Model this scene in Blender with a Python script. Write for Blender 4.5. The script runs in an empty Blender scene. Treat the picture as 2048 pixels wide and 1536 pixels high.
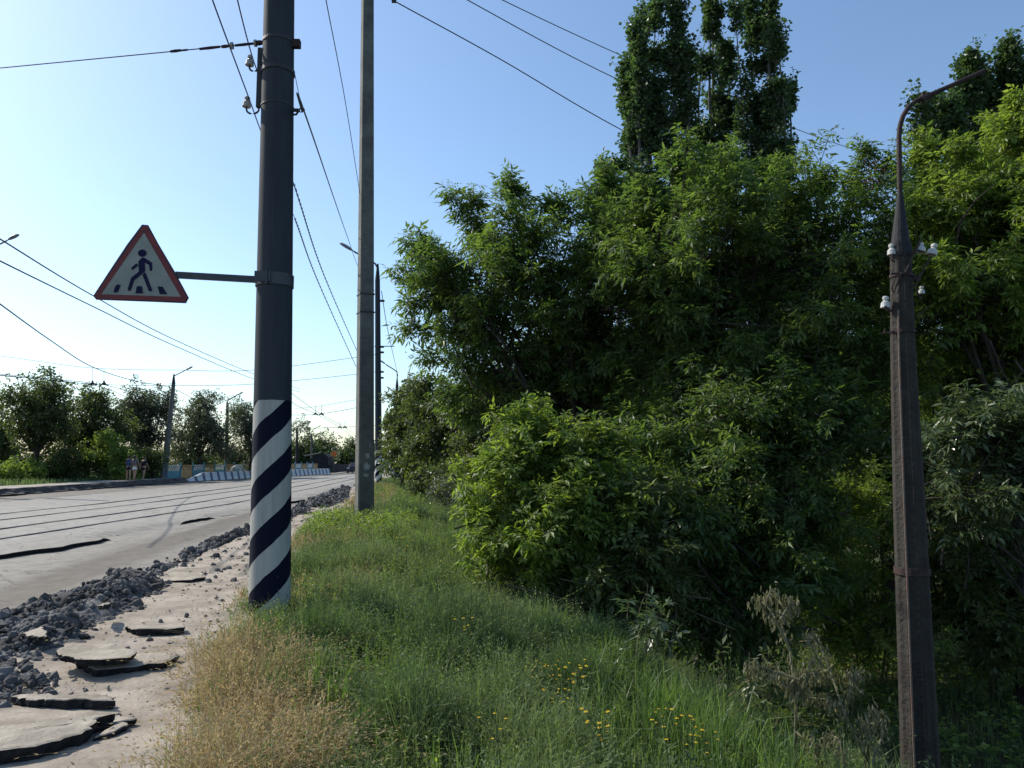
import bpy, math, random
import numpy as np
from mathutils import Vector

random.seed(7)
RNG = np.random.default_rng(11)
SC = bpy.context.scene
COL = SC.collection

# ------------------------------------------------------------------ camera
F = 1547.0                      # focal length in pixels of a 2048 px wide frame
EYE = 1.6
PITCH = math.atan((922 - 768) / F)
cam_d = bpy.data.cameras.new('camera')
cam = bpy.data.objects.new('camera', cam_d)
COL.objects.link(cam)
cam.location = (0, 0, EYE)
cam.rotation_euler = (math.radians(90) + PITCH, 0, 0)
cam_d.sensor_width = 36
cam_d.lens = 36 * F / 2048
cam_d.clip_start = 0.05
cam_d.clip_end = 3000
SC.camera = cam

# ------------------------------------------------------------------ light
SUN_AZ = math.radians(-64)      # left of the view direction
SUN_EL = math.radians(40)
w = bpy.data.worlds.new('World')
SC.world = w
w.use_nodes = True
nt = w.node_tree
bg = nt.nodes['Background']
sky = nt.nodes.new('ShaderNodeTexSky')
sky.sky_type = 'NISHITA'
sky.sun_disc = False
sky.sun_elevation = SUN_EL
sky.sun_rotation = SUN_AZ
sky.air_density = 1.0
sky.dust_density = 1.0
sky.ozone_density = 2.5
wb = nt.nodes.new('ShaderNodeMix')          # the camera's cool white balance
wb.data_type = 'RGBA'
wb.blend_type = 'MULTIPLY'
wb.inputs[0].default_value = 1
wb.inputs[7].default_value = (.93, 1.0, 1.02, 1)
nt.links.new(sky.outputs[0], wb.inputs[6])
nt.links.new(wb.outputs[2], bg.inputs[0])
bg.inputs[1].default_value = 0.15
sd = bpy.data.lights.new('sun', 'SUN')
sd.energy = 4.5
sd.angle = math.radians(0.53)
sd.color = (1.0, 0.93, 0.82)
sun = bpy.data.objects.new('sun', sd)
COL.objects.link(sun)
tosun = Vector((math.sin(SUN_AZ) * math.cos(SUN_EL), math.cos(SUN_AZ) * math.cos(SUN_EL), math.sin(SUN_EL)))
sun.rotation_euler = tosun.to_track_quat('Z', 'Y').to_euler()
SC.view_settings.view_transform = 'Standard'
SC.view_settings.look = 'None'
SC.view_settings.gamma = 1
SC.view_settings.exposure = 0.36
SC.render.engine = 'CYCLES'
SC.cycles.max_bounces = 7
SC.cycles.transmission_bounces = 5
SC.cycles.diffuse_bounces = 4
SC.cycles.use_denoising = True

# ------------------------------------------------------------------ picture geometry
CP, SP = math.cos(PITCH), math.sin(PITCH)


def P(px, py, D):
    u = (px - 1024) / F
    v = (768 - py) / F
    Y = CP - v * SP
    Z = SP + v * CP
    return np.array((u / Y * D, D, EYE + Z / Y * D))


def sm(a, b, x):
    t = np.clip((np.asarray(x, float) - a) / (b - a), 0, 1)
    return t * t * (3 - 2 * t)


def lin(tab):
    a = np.array(tab, float)
    return lambda y: np.interp(y, a[:, 0], a[:, 1])


x_road = lin([(-8, -3.0), (4, -4.1), (7, -4.75), (10, -5.0), (14, -5.6), (17, -5.95), (25, -6.9), (47, -9.9), (90, -15), (160, -24), (400, -60)])
x_grass = lin([(-8, -1.3), (4, -1.75), (6, -2.45), (9, -3.1), (13, -3.9), (16.7, -4.6), (26, -5.6), (40, -7.6), (60, -10.5), (90, -13.8), (160, -22), (400, -58)])
x_crest = lin([(-8, 4), (0, 2.9), (3, 1.9), (4, 1.5), (5.2, .92), (6.7, .55), (8.9, .2), (15.7, -.3), (32, -3), (60, -8.8), (90, -12.8), (160, -21), (400, -57)])
x_left = lin([(-8, -22), (35, -23.6), (50, -24.8), (60, -25.2), (95, -22.8), (160, -31), (400, -68)])
drift = lin([(0, 0), (28, 0), (45, -1.2), (90, -5.8), (160, -14), (400, -50)])


def vnoise(x, y, s, seed=0):
    """smooth value noise"""
    x = np.asarray(x, float) / s
    y = np.asarray(y, float) / s
    xi = np.floor(x).astype(np.int64)
    yi = np.floor(y).astype(np.int64)
    fx = x - xi
    fy = y - yi
    fx = fx * fx * (3 - 2 * fx)
    fy = fy * fy * (3 - 2 * fy)

    def h(a, b):
        n = (a * 374761393 + b * 668265263 + seed * 982451653) & 0x7fffffff
        n = ((n ^ (n >> 13)) * 1274126177) & 0x7fffffff
        return ((n ^ (n >> 16)) & 0xffff) / 65535.0
    return (h(xi, yi) * (1 - fx) + h(xi + 1, yi) * fx) * (1 - fy) + (h(xi, yi + 1) * (1 - fx) + h(xi + 1, yi + 1) * fx) * fy


def H(x, y):
    """height of the natural ground"""
    x = np.asarray(x, float)
    y = np.asarray(y, float)
    d = x - x_crest(y)
    z = -0.10 * sm(-2.5, 0, d) - 1.8 * sm(-.1, 2.7, d) - .3 * sm(2, 8, d) - .07 * (1 - sm(x_grass(y) - .15, x_grass(y) + .3, x))
    z = z + (vnoise(x, y, 1.1, 3) - .5) * .10 * sm(-4, 0, d) + (vnoise(x, y, .35, 5) - .5) * .05 * sm(x_grass(y) - .2, x_grass(y) + .5, x)
    z = z + (vnoise(x, y, .5, 8) - .5) * .03
    lf = x_left(y) - 2.3
    z = np.where(x < lf, .22 + (vnoise(x, y, 2, 6) - .5) * .15, z)
    z = np.where((x >= lf) & (x < x_road(y) + .1), -.12, z)
    return z


def G(px, py, off=0.0):
    """the ground point seen at a pixel of the photograph"""
    z = off
    for _ in range(12):
        r = P(px, py, 1.0) - np.array((0, 0, EYE))
        D = (z - EYE) / r[2]
        p = np.array((r[0] * D, D, z))
        z = float(H(p[0], p[1])) * .5 + z * .5 if off == 0 else float(H(p[0], p[1])) + off
    return p


# ------------------------------------------------------------------ materials
def mat(name, color, rough=.8, spec=.3, noise=None, bump=0, metal=0, color2=None, detail=6, bscale=None):
    m = bpy.data.materials.new(name)
    m.use_nodes = True
    n = m.node_tree
    b = n.nodes['Principled BSDF']
    b.inputs['Base Color'].default_value = (*color, 1)
    b.inputs['Roughness'].default_value = rough
    b.inputs['Specular IOR Level'].default_value = spec
    b.inputs['Metallic'].default_value = metal
    tc = n.nodes.new('ShaderNodeTexCoord')
    if noise:
        t = n.nodes.new('ShaderNodeTexNoise')
        t.inputs['Scale'].default_value = noise
        t.inputs['Detail'].default_value = detail
        t.inputs['Roughness'].default_value = .65
        n.links.new(tc.outputs['Object'], t.inputs['Vector'])
        r = n.nodes.new('ShaderNodeValToRGB')
        c2 = color2 or tuple(c * .6 for c in color)
        r.color_ramp.elements[0].position = .35
        r.color_ramp.elements[0].color = (*c2, 1)
        r.color_ramp.elements[1].position = .65
        r.color_ramp.elements[1].color = (*color, 1)
        n.links.new(t.outputs['Fac'], r.inputs[0])
        n.links.new(r.outputs[0], b.inputs['Base Color'])
    if bump:
        t2 = n.nodes.new('ShaderNodeTexNoise')
        t2.inputs['Scale'].default_value = bscale or (noise or 10) * 4
        t2.inputs['Detail'].default_value = 8
        n.links.new(tc.outputs['Object'], t2.inputs['Vector'])
        bp = n.nodes.new('ShaderNodeBump')
        bp.inputs['Strength'].default_value = bump
        bp.inputs['Distance'].default_value = .02
        n.links.new(t2.outputs['Fac'], bp.inputs['Height'])
        n.links.new(bp.outputs[0], b.inputs['Normal'])
    return m


def leafmat(name, c1, c2, trans=.45, tcol=None, rough=.42, spec=.45):
    """leaf: principled + translucent, colour varies leaf by leaf ('tint')"""
    m = bpy.data.materials.new(name)
    m.use_nodes = True
    n = m.node_tree
    b = n.nodes['Principled BSDF']
    b.inputs['Roughness'].default_value = rough
    b.inputs['Specular IOR Level'].default_value = spec
    a = n.nodes.new('ShaderNodeAttribute')
    a.attribute_name = 'tint'
    r = n.nodes.new('ShaderNodeValToRGB')
    r.color_ramp.elements[0].color = (*c1, 1)
    r.color_ramp.elements[1].color = (*c2, 1)
    n.links.new(a.outputs['Fac'], r.inputs[0])
    n.links.new(r.outputs[0], b.inputs['Base Color'])
    tr = n.nodes.new('ShaderNodeBsdfTranslucent')
    mx = n.nodes.new('ShaderNodeMix')
    mx.data_type = 'RGBA'
    mx.blend_type = 'MULTIPLY'
    mx.inputs[0].default_value = 1
    tc = tcol or (1.9, 2.1, .7)
    n.links.new(r.outputs[0], mx.inputs[6])
    mx.inputs[7].default_value = (*tc, 1)
    n.links.new(mx.outputs[2], tr.inputs[0])
    ms = n.nodes.new('ShaderNodeMixShader')
    ms.inputs[0].default_value = trans
    n.links.new(b.outputs[0], ms.inputs[1])
    n.links.new(tr.outputs[0], ms.inputs[2])
    n.links.new(ms.outputs[0], n.nodes['Material Output'].inputs['Surface'])
    return m


M = {}
M['maple_leaf'] = leafmat('maple_leaf', (.038, .074, .024), (.115, .165, .052), .5, (1.85, 1.95, .85), .48, .4)
M['bush_leaf'] = leafmat('bush_leaf', (.068, .12, .026), (.19, .25, .06), .5, (1.8, 1.85, .8), .48, .4)
M['poplar_leaf'] = leafmat('poplar_leaf', (.032, .064, .03), (.09, .135, .055), .4, (1.5, 1.7, .9))
M['linden_leaf'] = leafmat('linden_leaf', (.036, .06, .02), (.10, .13, .042), .45, (1.6, 1.65, .8))
M['far_leaf'] = leafmat('far_leaf', (.03, .055, .022), (.08, .11, .035), .3)
M['pale_leaf'] = leafmat('pale_leaf', (.04, .072, .03), (.12, .155, .07), .35, (1.4, 1.5, .9), .3, .6)
M['grey_leaf'] = leafmat('grey_leaf', (.045, .06, .04), (.10, .12, .08), .25)
M['blade'] = leafmat('blade', (.045, .086, .03), (.16, .21, .098), .42, (1.35, 1.4, .85), .6, .25)
M['coarse'] = leafmat('coarse', (.055, .105, .03), (.14, .20, .07), .45, (1.5, 1.6, .7), .45, .45)
M['straw'] = leafmat('straw', (.19, .145, .075), (.42, .34, .20), .35, (1.3, 1.2, .9), .7, .2)
M['yellow'] = leafmat('yellow', (.6, .42, .02), (.8, .62, .05), .3, (1.1, 1.0, .6), .6, .2)
M['wilted'] = leafmat('wilted', (.11, .12, .07), (.26, .24, .15), .35, (1.2, 1.2, .8), .7, .2)
M['seed'] = leafmat('seed', (.09, .045, .03), (.16, .08, .05), .2, (1.2, 1, .8), .8, .1)
M['bark'] = mat('bark', (.06, .05, .042), .9, .2, 8, .6, color2=(.025, .02, .018))
M['pale_bark'] = mat('pale_bark', (.16, .16, .14), .9, .2, 5, .5, color2=(.06, .06, .055))
M['twig'] = mat('twig', (.07, .065, .035), .9, .2)
M['soil'] = mat('soil', (.085, .075, .04), 1, .1, 2.5, .8, color2=(.035, .04, .018))
M['steel'] = mat('steel', (.03, .03, .035), .55, .4, 14, .2, color2=(.018, .016, .016))
M['rust'] = mat('rust', (.05, .03, .026), .8, .3, 20, .3, color2=(.022, .016, .018))
M['cable'] = mat('cable', (.025, .025, .03), .6, .3)
M['porcelain'] = mat('porcelain', (.46, .46, .44), .35, .5, 6, color2=(.30, .30, .28))
M['brown_porcelain'] = mat('brown_porcelain', (.32, .31, .28), .3, .5, 6, color2=(.2, .19, .18))
M['lamp'] = mat('lamp', (.16, .17, .18), .45, .5)
M['lens'] = mat('lens', (.7, .72, .72), .2, .5)
M['kerb'] = mat('kerb', (.10, .09, .08), .95, .2, 3, .9, color2=(.045, .04, .04))
M['slab_side'] = mat('slab_side', (.035, .035, .037), .95, .2, 25, 1, color2=(.015, .015, .016))
M['rubble'] = mat('rubble', (.20, .195, .19), .95, .2, 2.5, 1, color2=(.055, .052, .05), bscale=60)
M['rubble_dark'] = mat('rubble_dark', (.12, .115, .11), .95, .2, 7, 1, color2=(.04, .038, .037), bscale=60)


def dusty(name, a, b, s=1.2, speck=(.12, .12, .12)):
    """dusty ground: large stains, fine grain, a few darker specks"""
    m = bpy.data.materials.new(name)
    m.use_nodes = True
    n = m.node_tree
    bs = n.nodes['Principled BSDF']
    bs.inputs['Roughness'].default_value = .92
    bs.inputs['Specular IOR Level'].default_value = .2
    tc = n.nodes.new('ShaderNodeTexCoord')
    t1 = n.nodes.new('ShaderNodeTexNoise')
    t1.inputs['Scale'].default_value = s
    t1.inputs['Detail'].default_value = 10
    t1.inputs['Roughness'].default_value = .7
    r1 = n.nodes.new('ShaderNodeValToRGB')
    r1.color_ramp.elements[0].position = .38
    r1.color_ramp.elements[0].color = (*a, 1)
    r1.color_ramp.elements[1].position = .62
    r1.color_ramp.elements[1].color = (*b, 1)
    t2 = n.nodes.new('ShaderNodeTexNoise')
    t2.inputs['Scale'].default_value = 26
    t2.inputs['Detail'].default_value = 4
    r2 = n.nodes.new('ShaderNodeValToRGB')
    r2.color_ramp.elements[0].position = .29
    r2.color_ramp.elements[0].color = (*speck, 1)
    r2.color_ramp.elements[1].position = .36
    r2.color_ramp.elements[1].color = (1, 1, 1, 1)
    mx = n.nodes.new('ShaderNodeMix')
    mx.data_type = 'RGBA'
    mx.blend_type = 'MULTIPLY'
    mx.inputs[0].default_value = .6
    for t in (t1, t2):
        n.links.new(tc.outputs['Object'], t.inputs['Vector'])
    n.links.new(t1.outputs['Fac'], r1.inputs[0])
    n.links.new(t2.outputs['Fac'], r2.inputs[0])
    n.links.new(r1.outputs[0], mx.inputs[6])
    n.links.new(r2.outputs[0], mx.inputs[7])
    n.links.new(mx.outputs[2], bs.inputs['Base Color'])
    t3 = n.nodes.new('ShaderNodeTexNoise')
    t3.inputs['Scale'].default_value = 9
    t3.inputs['Detail'].default_value = 12
    t3.inputs['Roughness'].default_value = .75
    bp = n.nodes.new('ShaderNodeBump')
    bp.inputs['Strength'].default_value = .7
    bp.inputs['Distance'].default_value = .04
    n.links.new(tc.outputs['Object'], t3.inputs['Vector'])
    n.links.new(t3.outputs['Fac'], bp.inputs['Height'])
    n.links.new(bp.outputs[0], bs.inputs['Normal'])
    return m


M['sand'] = dusty('sand', (.23, .195, .155), (.40, .35, .29), 1.6, (.35, .32, .3))
M['slab_top'] = dusty('slab_top', (.25, .215, .17), (.42, .375, .31), 2.2, (.5, .48, .45))


def roadmat(name, base, dark, bands):
    """worn asphalt; 'lat' is the distance from the lane's own edge, so dirt lies in bands along the lane"""
    m = bpy.data.materials.new(name)
    m.use_nodes = True
    n = m.node_tree
    bs = n.nodes['Principled BSDF']
    bs.inputs['Roughness'].default_value = .8
    bs.inputs['Specular IOR Level'].default_value = .35
    tc = n.nodes.new('ShaderNodeTexCoord')
    uv = n.nodes.new('ShaderNodeAttribute')
    uv.attribute_name = 'lane'
    # streaky noise in lane coordinates
    mp = n.nodes.new('ShaderNodeMapping')
    mp.inputs['Scale'].default_value = (1.6, .12, 1)
    n.links.new(uv.outputs['Vector'], mp.inputs[0])
    t1 = n.nodes.new('ShaderNodeTexNoise')
    t1.inputs['Scale'].default_value = 1.4
    t1.inputs['Detail'].default_value = 9
    t1.inputs['Roughness'].default_value = .68
    n.links.new(mp.outputs[0], t1.inputs[0])
    sx = n.nodes.new('ShaderNodeSeparateXYZ')
    n.links.new(uv.outputs['Vector'], sx.inputs[0])
    ad = n.nodes.new('ShaderNodeMath')
    ad.operation = 'MULTIPLY_ADD'
    n.links.new(t1.outputs['Fac'], ad.inputs[0])
    ad.inputs[1].default_value = .8
    n.links.new(sx.outputs[0], ad.inputs[2])
    mr = n.nodes.new('ShaderNodeMapRange')
    mr.inputs[1].default_value = 0
    mr.inputs[2].default_value = bands[-1][0]
    n.links.new(ad.outputs[0], mr.inputs[0])
    r = n.nodes.new('ShaderNodeValToRGB')
    tot = bands[-1][0]
    for i, (q, f) in enumerate(bands):
        c = tuple(dark[k] + (base[k] - dark[k]) * f for k in range(3))
        if i < 2:
            e = r.color_ramp.elements[i]
            e.position = q / tot
        else:
            e = r.color_ramp.elements.new(q / tot)
        e.color = (*c, 1)
    n.links.new(mr.outputs[0], r.inputs[0])
    t2 = n.nodes.new('ShaderNodeTexNoise')
    t2.inputs['Scale'].default_value = 3.2
    t2.inputs['Detail'].default_value = 12
    t2.inputs['Roughness'].default_value = .75
    n.links.new(tc.outputs['Object'], t2.inputs['Vector'])
    r2 = n.nodes.new('ShaderNodeValToRGB')
    r2.color_ramp.elements[0].position = .3
    r2.color_ramp.elements[0].color = (.6, .58, .55, 1)
    r2.color_ramp.elements[1].position = .7
    r2.color_ramp.elements[1].color = (1.12, 1.12, 1.12, 1)
    n.links.new(t2.outputs['Fac'], r2.inputs[0])
    mx = n.nodes.new('ShaderNodeMix')
    mx.data_type = 'RGBA'
    mx.blend_type = 'MULTIPLY'
    mx.inputs[0].default_value = 1
    n.links.new(r.outputs[0], mx.inputs[6])
    n.links.new(r2.outputs[0], mx.inputs[7])
    # cracks
    vo = n.nodes.new('ShaderNodeTexVoronoi')
    vo.feature = 'DISTANCE_TO_EDGE'
    vo.inputs['Scale'].default_value = .55
    wv = n.nodes.new('ShaderNodeVectorMath')
    wv.operation = 'ADD'
    nz = n.nodes.new('ShaderNodeTexNoise')
    nz.inputs['Scale'].default_value = 1.5
    nz.inputs['Detail'].default_value = 6
    n.links.new(uv.outputs['Vector'], nz.inputs[0])
    n.links.new(uv.outputs['Vector'], wv.inputs[0])
    n.links.new(nz.outputs['Color'], wv.inputs[1])
    n.links.new(wv.outputs[0], vo.inputs[0])
    cr = n.nodes.new('ShaderNodeValToRGB')
    cr.color_ramp.elements[0].position = 0
    cr.color_ramp.elements[0].color = (.35, .33, .31, 1)
    cr.color_ramp.elements[1].position = .012
    cr.color_ramp.elements[1].color = (1, 1, 1, 1)
    n.links.new(vo.outputs['Distance'], cr.inputs[0])
    mx2 = n.nodes.new('ShaderNodeMix')
    mx2.data_type = 'RGBA'
    mx2.blend_type = 'MULTIPLY'
    mx2.inputs[0].default_value = .8
    n.links.new(mx.outputs[2], mx2.inputs[6])
    n.links.new(cr.outputs[0], mx2.inputs[7])
    n.links.new(mx2.outputs[2], bs.inputs['Base Color'])
    bp = n.nodes.new('ShaderNodeBump')
    bp.inputs['Strength'].default_value = .45
    bp.inputs['Distance'].default_value = .03
    n.links.new(t2.outputs['Fac'], bp.inputs['Height'])
    n.links.new(bp.outputs[0], bs.inputs['Normal'])
    return m


M['road'] = roadmat('road', (.25, .232, .20), (.10, .082, .06),
                    [(0, .8), (.9, .75), (1.2, .25), (1.75, .15), (2.15, .85), (3.1, 1), (3.7, .3), (4.3, .15), (6, .5)])
M['trackbed'] = roadmat('trackbed', (.29, .275, .245), (.155, .143, .12),
                        [(0, .5), (1.2, .8), (2.2, .95), (5, 1), (8, .9), (12, .7), (16, .5)])
M['pavement'] = dusty('pavement', (.26, .24, .20), (.38, .35, .30), .9)


# ------------------------------------------------------------------ mesh building
class MB:
    """collects vertices and faces as numpy arrays, builds ONE mesh object"""

    def __init__(s):
        s.v, s.f, s.m, s.t, s.n = [], [], [], [], 0

    def add(s, v, faces, mi=0, tint=None):
        v = np.asarray(v, float).reshape(-1, 3)
        f = np.asarray(faces, np.int64)
        s.v.append(v)
        s.f.append(f + s.n)
        s.m.append(np.full(len(f), mi))
        s.t.append(np.full(len(f), .5) if tint is None else np.asarray(tint, float))
        s.n += len(v)

    def box(s, c, sz, rz=0, mi=0, taper=1.0, R=None):
        x, y, z = [q / 2 for q in sz]
        v = np.array([(-x, -y, -z), (x, -y, -z), (x, y, -z), (-x, y, -z),
                      (-x * taper, -y * taper, z), (x * taper, -y * taper, z), (x * taper, y * taper, z), (-x * taper, y * taper, z)])
        if R is not None:
            v = v @ np.array(R).T
        c0, s0 = math.cos(rz), math.sin(rz)
        v = v @ np.array([[c0, s0, 0], [-s0, c0, 0], [0, 0, 1]])
        s.add(v + np.array(c), [(0, 3, 2, 1), (4, 5, 6, 7), (0, 1, 5, 4), (1, 2, 6, 5), (2, 3, 7, 6), (3, 0, 4, 7)], mi)

    def tube(s, pts, rad, n=8, mi=0, cap=True, prof=None, phase=0.0):
        pts = np.asarray(pts, float)
        k = len(pts)
        rad = np.broadcast_to(np.asarray(rad, float), (k,))
        d = np.gradient(pts, axis=0)
        d /= np.linalg.norm(d, axis=1)[:, None] + 1e-9
        ref = np.array((0, 0, 1.0)) if abs(d[0, 2]) < .9 else np.array((1.0, 0, 0))
        a = np.cross(d, ref)
        a /= np.linalg.norm(a, axis=1)[:, None] + 1e-9
        b = np.cross(d, a)
        th = np.arange(n) * 2 * math.pi / n + phase
        pr = np.ones(n) if prof is None else np.asarray(prof)
        ring = pts[:, None, :] + rad[:, None, None] * (a[:, None, :] * (np.cos(th) * pr)[None, :, None] + b[:, None, :] * (np.sin(th) * pr)[None, :, None])
        i = np.arange(k - 1)[:, None] * n
        j = np.arange(n)[None, :]
        j2 = (j + 1) % n
        f = np.stack([(i + j), (i + j2), (i + n + j2), (i + n + j)], -1).reshape(-1, 4)
        s.add(ring.reshape(-1, 3), f, mi)
        if cap:
            for base, sg in ((0, 1), ((k - 1) * n, -1)):
                c = ring.reshape(-1, 3)[base:base + n]
                cen = c.mean(0)
                vv = np.vstack([c, cen[None]])
                ff = [((q + 1) % n, q, n, n) if sg > 0 else (q, (q + 1) % n, n, n) for q in range(n)]
                s.add(vv, [x[:3] + (x[2],) for x in ff], mi)

    def lathe(s, p0, p1, prof, n=16, mi=0):
        """prof: list of (t 0..1 along p0-p1, radius)"""
        p0, p1 = np.array(p0, float), np.array(p1, float)
        pts = [p0 + (p1 - p0) * t for t, r in prof]
        s.tube_dir(pts, [r for t, r in prof], p1 - p0, n, mi)

    def tube_dir(s, pts, rad, d, n, mi=0):
        pts = np.asarray(pts, float)
        d = d / np.linalg.norm(d)
        ref = np.array((0, 0, 1.0)) if abs(d[2]) < .9 else np.array((1.0, 0, 0))
        a = np.cross(d, ref)
        a /= np.linalg.norm(a)
        b = np.cross(d, a)
        th = np.arange(n) * 2 * math.pi / n
        rad = np.asarray(rad, float)
        ring = pts[:, None, :] + rad[:, None, None] * (a * np.cos(th)[:, None] + b * np.sin(th)[:, None])[None]
        k = len(pts)
        i = np.arange(k - 1)[:, None] * n
        j = np.arange(n)[None, :]
        j2 = (j + 1) % n
        f = np.stack([(i + j), (i + j2), (i + n + j2), (i + n + j)], -1).reshape(-1, 4)
        s.add(ring.reshape(-1, 3), f, mi)

    def leaves(s, base, d, nrm, L, W, mi=0, tint=None, mid=.42):
        N = len(base)
        side = np.cross(d, nrm)
        side /= np.linalg.norm(side, axis=1)[:, None] + 1e-9
        up = np.cross(side, d)
        L = np.broadcast_to(L, (N,))[:, None]
        W = np.broadcast_to(W, (N,))[:, None]
        m = base + d * L * mid + up * W * .18
        v = np.stack([base, m + side * W / 2, base + d * L, m - side * W / 2], 1).reshape(-1, 3)
        f = np.arange(4 * N).reshape(-1, 4)
        s.add(v, f, mi, RNG.random(N) if tint is None else tint)

    def build(s, name, mats, parent=None, smooth=False):
        me = bpy.data.meshes.new(name)
        V = np.vstack(s.v)
        Fc = np.vstack([f if f.shape[1] == 4 else np.hstack([f, f[:, 2:3]]) for f in s.f])
        tri = Fc[:, 3] == Fc[:, 2]
        cnt = np.where(tri, 3, 4)
        loops = Fc.reshape(-1)[np.hstack([np.ones((len(Fc), 3), bool), ~tri[:, None]]).reshape(-1)]
        me.vertices.add(len(V))
        me.vertices.foreach_set('co', V.astype(np.float32).ravel())
        me.loops.add(len(loops))
        me.loops.foreach_set('vertex_index', loops.astype(np.int32))
        me.polygons.add(len(Fc))
        st = np.concatenate([[0], np.cumsum(cnt)[:-1]])
        me.polygons.foreach_set('loop_start', st.astype(np.int32))
        me.polygons.foreach_set('loop_total', cnt.astype(np.int32))
        me.polygons.foreach_set('material_index', np.concatenate(s.m).astype(np.int32))
        me.polygons.foreach_set('use_smooth', np.full(len(Fc), smooth))
        me.update(calc_edges=True)
        at = me.attributes.new('tint', 'FLOAT', 'FACE')
        at.data.foreach_set('value', np.concatenate(s.t).astype(np.float32))
        for q in (mats if isinstance(mats, (list, tuple)) else [mats]):
            me.materials.append(q)
        o = bpy.data.objects.new(name, me)
        COL.objects.link(o)
        if parent is not None:
            o.parent = parent
            o.matrix_parent_inverse = parent.matrix_basis.inverted()
        return o


def tag(o, label=None, cat=None, group=None, kind=None):
    if label:
        o['label'] = label
    if cat:
        o['category'] = cat
    if group:
        o['group'] = group
    if kind:
        o['kind'] = kind
    return o


def thing(name, label, cat, loc=(0, 0, 0), group=None):
    o = bpy.data.objects.new(name, None)
    COL.objects.link(o)
    o.location = [float(q) for q in loc]
    o.empty_display_size = .2
    return tag(o, label, cat, group)


def copy_tree(o, parent=None):
    c = o.copy()
    COL.objects.link(c)
    c.parent = parent
    for ch in list(o.children):
        copy_tree(ch, c)
    return c


def nrmz(a):
    return a / (np.linalg.norm(a, axis=-1, keepdims=True) + 1e-9)


# ------------------------------------------------------------------ the ground sheet
def seg(*parts):
    return np.unique(np.concatenate([np.arange(a, b, st) for a, b, st in parts]))


def grid(xs_fn, ys, zf, lat=None):
    """rows along y; xs_fn(y) gives the x positions of one row"""
    rows = [xs_fn(y) for y in ys]
    n = len(rows[0])
    X = np.array(rows)
    Y = np.repeat(ys[:, None], n, 1)
    Z = zf(X, Y)
    v = np.stack([X, Y, Z], -1).reshape(-1, 3)
    i = np.arange(len(ys) - 1)[:, None] * n
    j = np.arange(n - 1)[None]
    f = np.stack([i + j, i + j + 1, i + n + j + 1, i + n + j], -1).reshape(-1, 4)
    return v, f, X, Y


xs = seg((-900, -80, 60), (-80, -6, .9), (-6, 9, .16), (9, 45, .8), (45, 900, 60))
ys = seg((-12, 2, .6), (2, 17, .16), (17, 60, .6), (60, 170, 3), (170, 1600, 60))
v, f, X, Y = grid(lambda y: xs, ys, H)
mb = MB()
mb.add(v, f)
tag(mb.build('ground', M['soil'], smooth=True), kind='structure')


def sheet(name, xa, xb, nx, ys, zf, mt, kind='structure', jit=None, skirt=0):
    def row(y):
        a, b = float(xa(y)), float(xb(y))
        if jit:
            a += jit(y)
        return np.linspace(a, b, nx)
    v, f, X, Y = grid(row, ys, zf)
    mb = MB()
    mb.add(v, f)
    if skirt:   # a real edge down to the surface below, on the near (larger x) side
        n = nx
        e = v.reshape(len(ys), n, 3)
        for idx in (0, n - 1):
            top = e[:, idx]
            low = top.copy()
            low[:, 2] -= skirt
            low[:, 0] += (.02 if idx else -.02)
            vv = np.vstack([top, low])
            k = len(top)
            q = np.arange(k - 1)
            mb.add(vv, np.stack([q, q + 1, q + k + 1, q + k], -1), 1)
    o = mb.build(name, [mt, M['slab_side']], smooth=False)
    V = np.vstack(mb.v)
    lane = np.stack([np.array([float(xa(y)) for y in V[:, 1]]) * 0 + np.abs(V[:, 0] - np.interp(V[:, 1], ys, [float(REF(y)) for y in ys])), V[:, 1], V[:, 1] * 0], -1)
    a = o.data.attributes.new('lane', 'FLOAT_VECTOR', 'POINT')
    a.data.foreach_set('vector', lane.astype(np.float32).ravel())
    tag(o, kind=kind)
    return o


ysr = seg((-12, 2, 1), (2, 45, .35), (45, 120, 2), (120, 420, 30))
REF = x_road
xt0 = lambda y: -8.35 + float(drift(y))
sheet('road', lambda y: x_road(y) + .5, lambda y: x_left(y) - .1, 60, ysr,
      lambda X, Y: .0 + (vnoise(X, Y, .9, 12) - .5) * .02 + (vnoise(X, Y, .3, 13) - .5) * .01 - .02, M['road'])


def track_edge(y):
    y = float(y)
    r = (float(vnoise(y, 0, .9, 21)) - .5) * .5 + (float(vnoise(y, 3, .23, 22)) - .5) * .12 + (.35 if 11.2 < y < 12.2 else 0) * 0
    return xt0(y) + r


REF = xt0
xt0v = lambda y: -8.35 + drift(y)
ystr = seg((-12, 6, 1), (6, 45, .12), (45, 120, 1.5), (120, 420, 30))
sheet('track_paving', lambda y: track_edge(y), lambda y: x_left(y) + 4.2, 70, ystr,
      lambda X, Y: .055 - .075 * sm(.50, .62, vnoise(Y, 0, 1.9, 33)) * sm(-.7, -.05, X - xt0v(Y)) + (vnoise(X, Y, 2.2, 31) - .5) * .02 + (vnoise(X, Y, .35, 32) - .5) * .006, M['trackbed'], skirt=.09)

# sandy footpath of the near side
REF = x_grass
ysp = seg((-12, 2, .5), (2, 20, .12), (20, 60, .5), (60, 100, 3))
sheet('footpath', lambda y: x_grass(y) + .35, lambda y: x_road(y) + .25, 40, ysp,
      lambda X, Y: .03 + (vnoise(X, Y, .8, 41) - .5) * .05 + (vnoise(X, Y, .22, 42) - .5) * .022 + (vnoise(X, Y, .09, 43) - .5) * .008, M['sand'])
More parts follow.
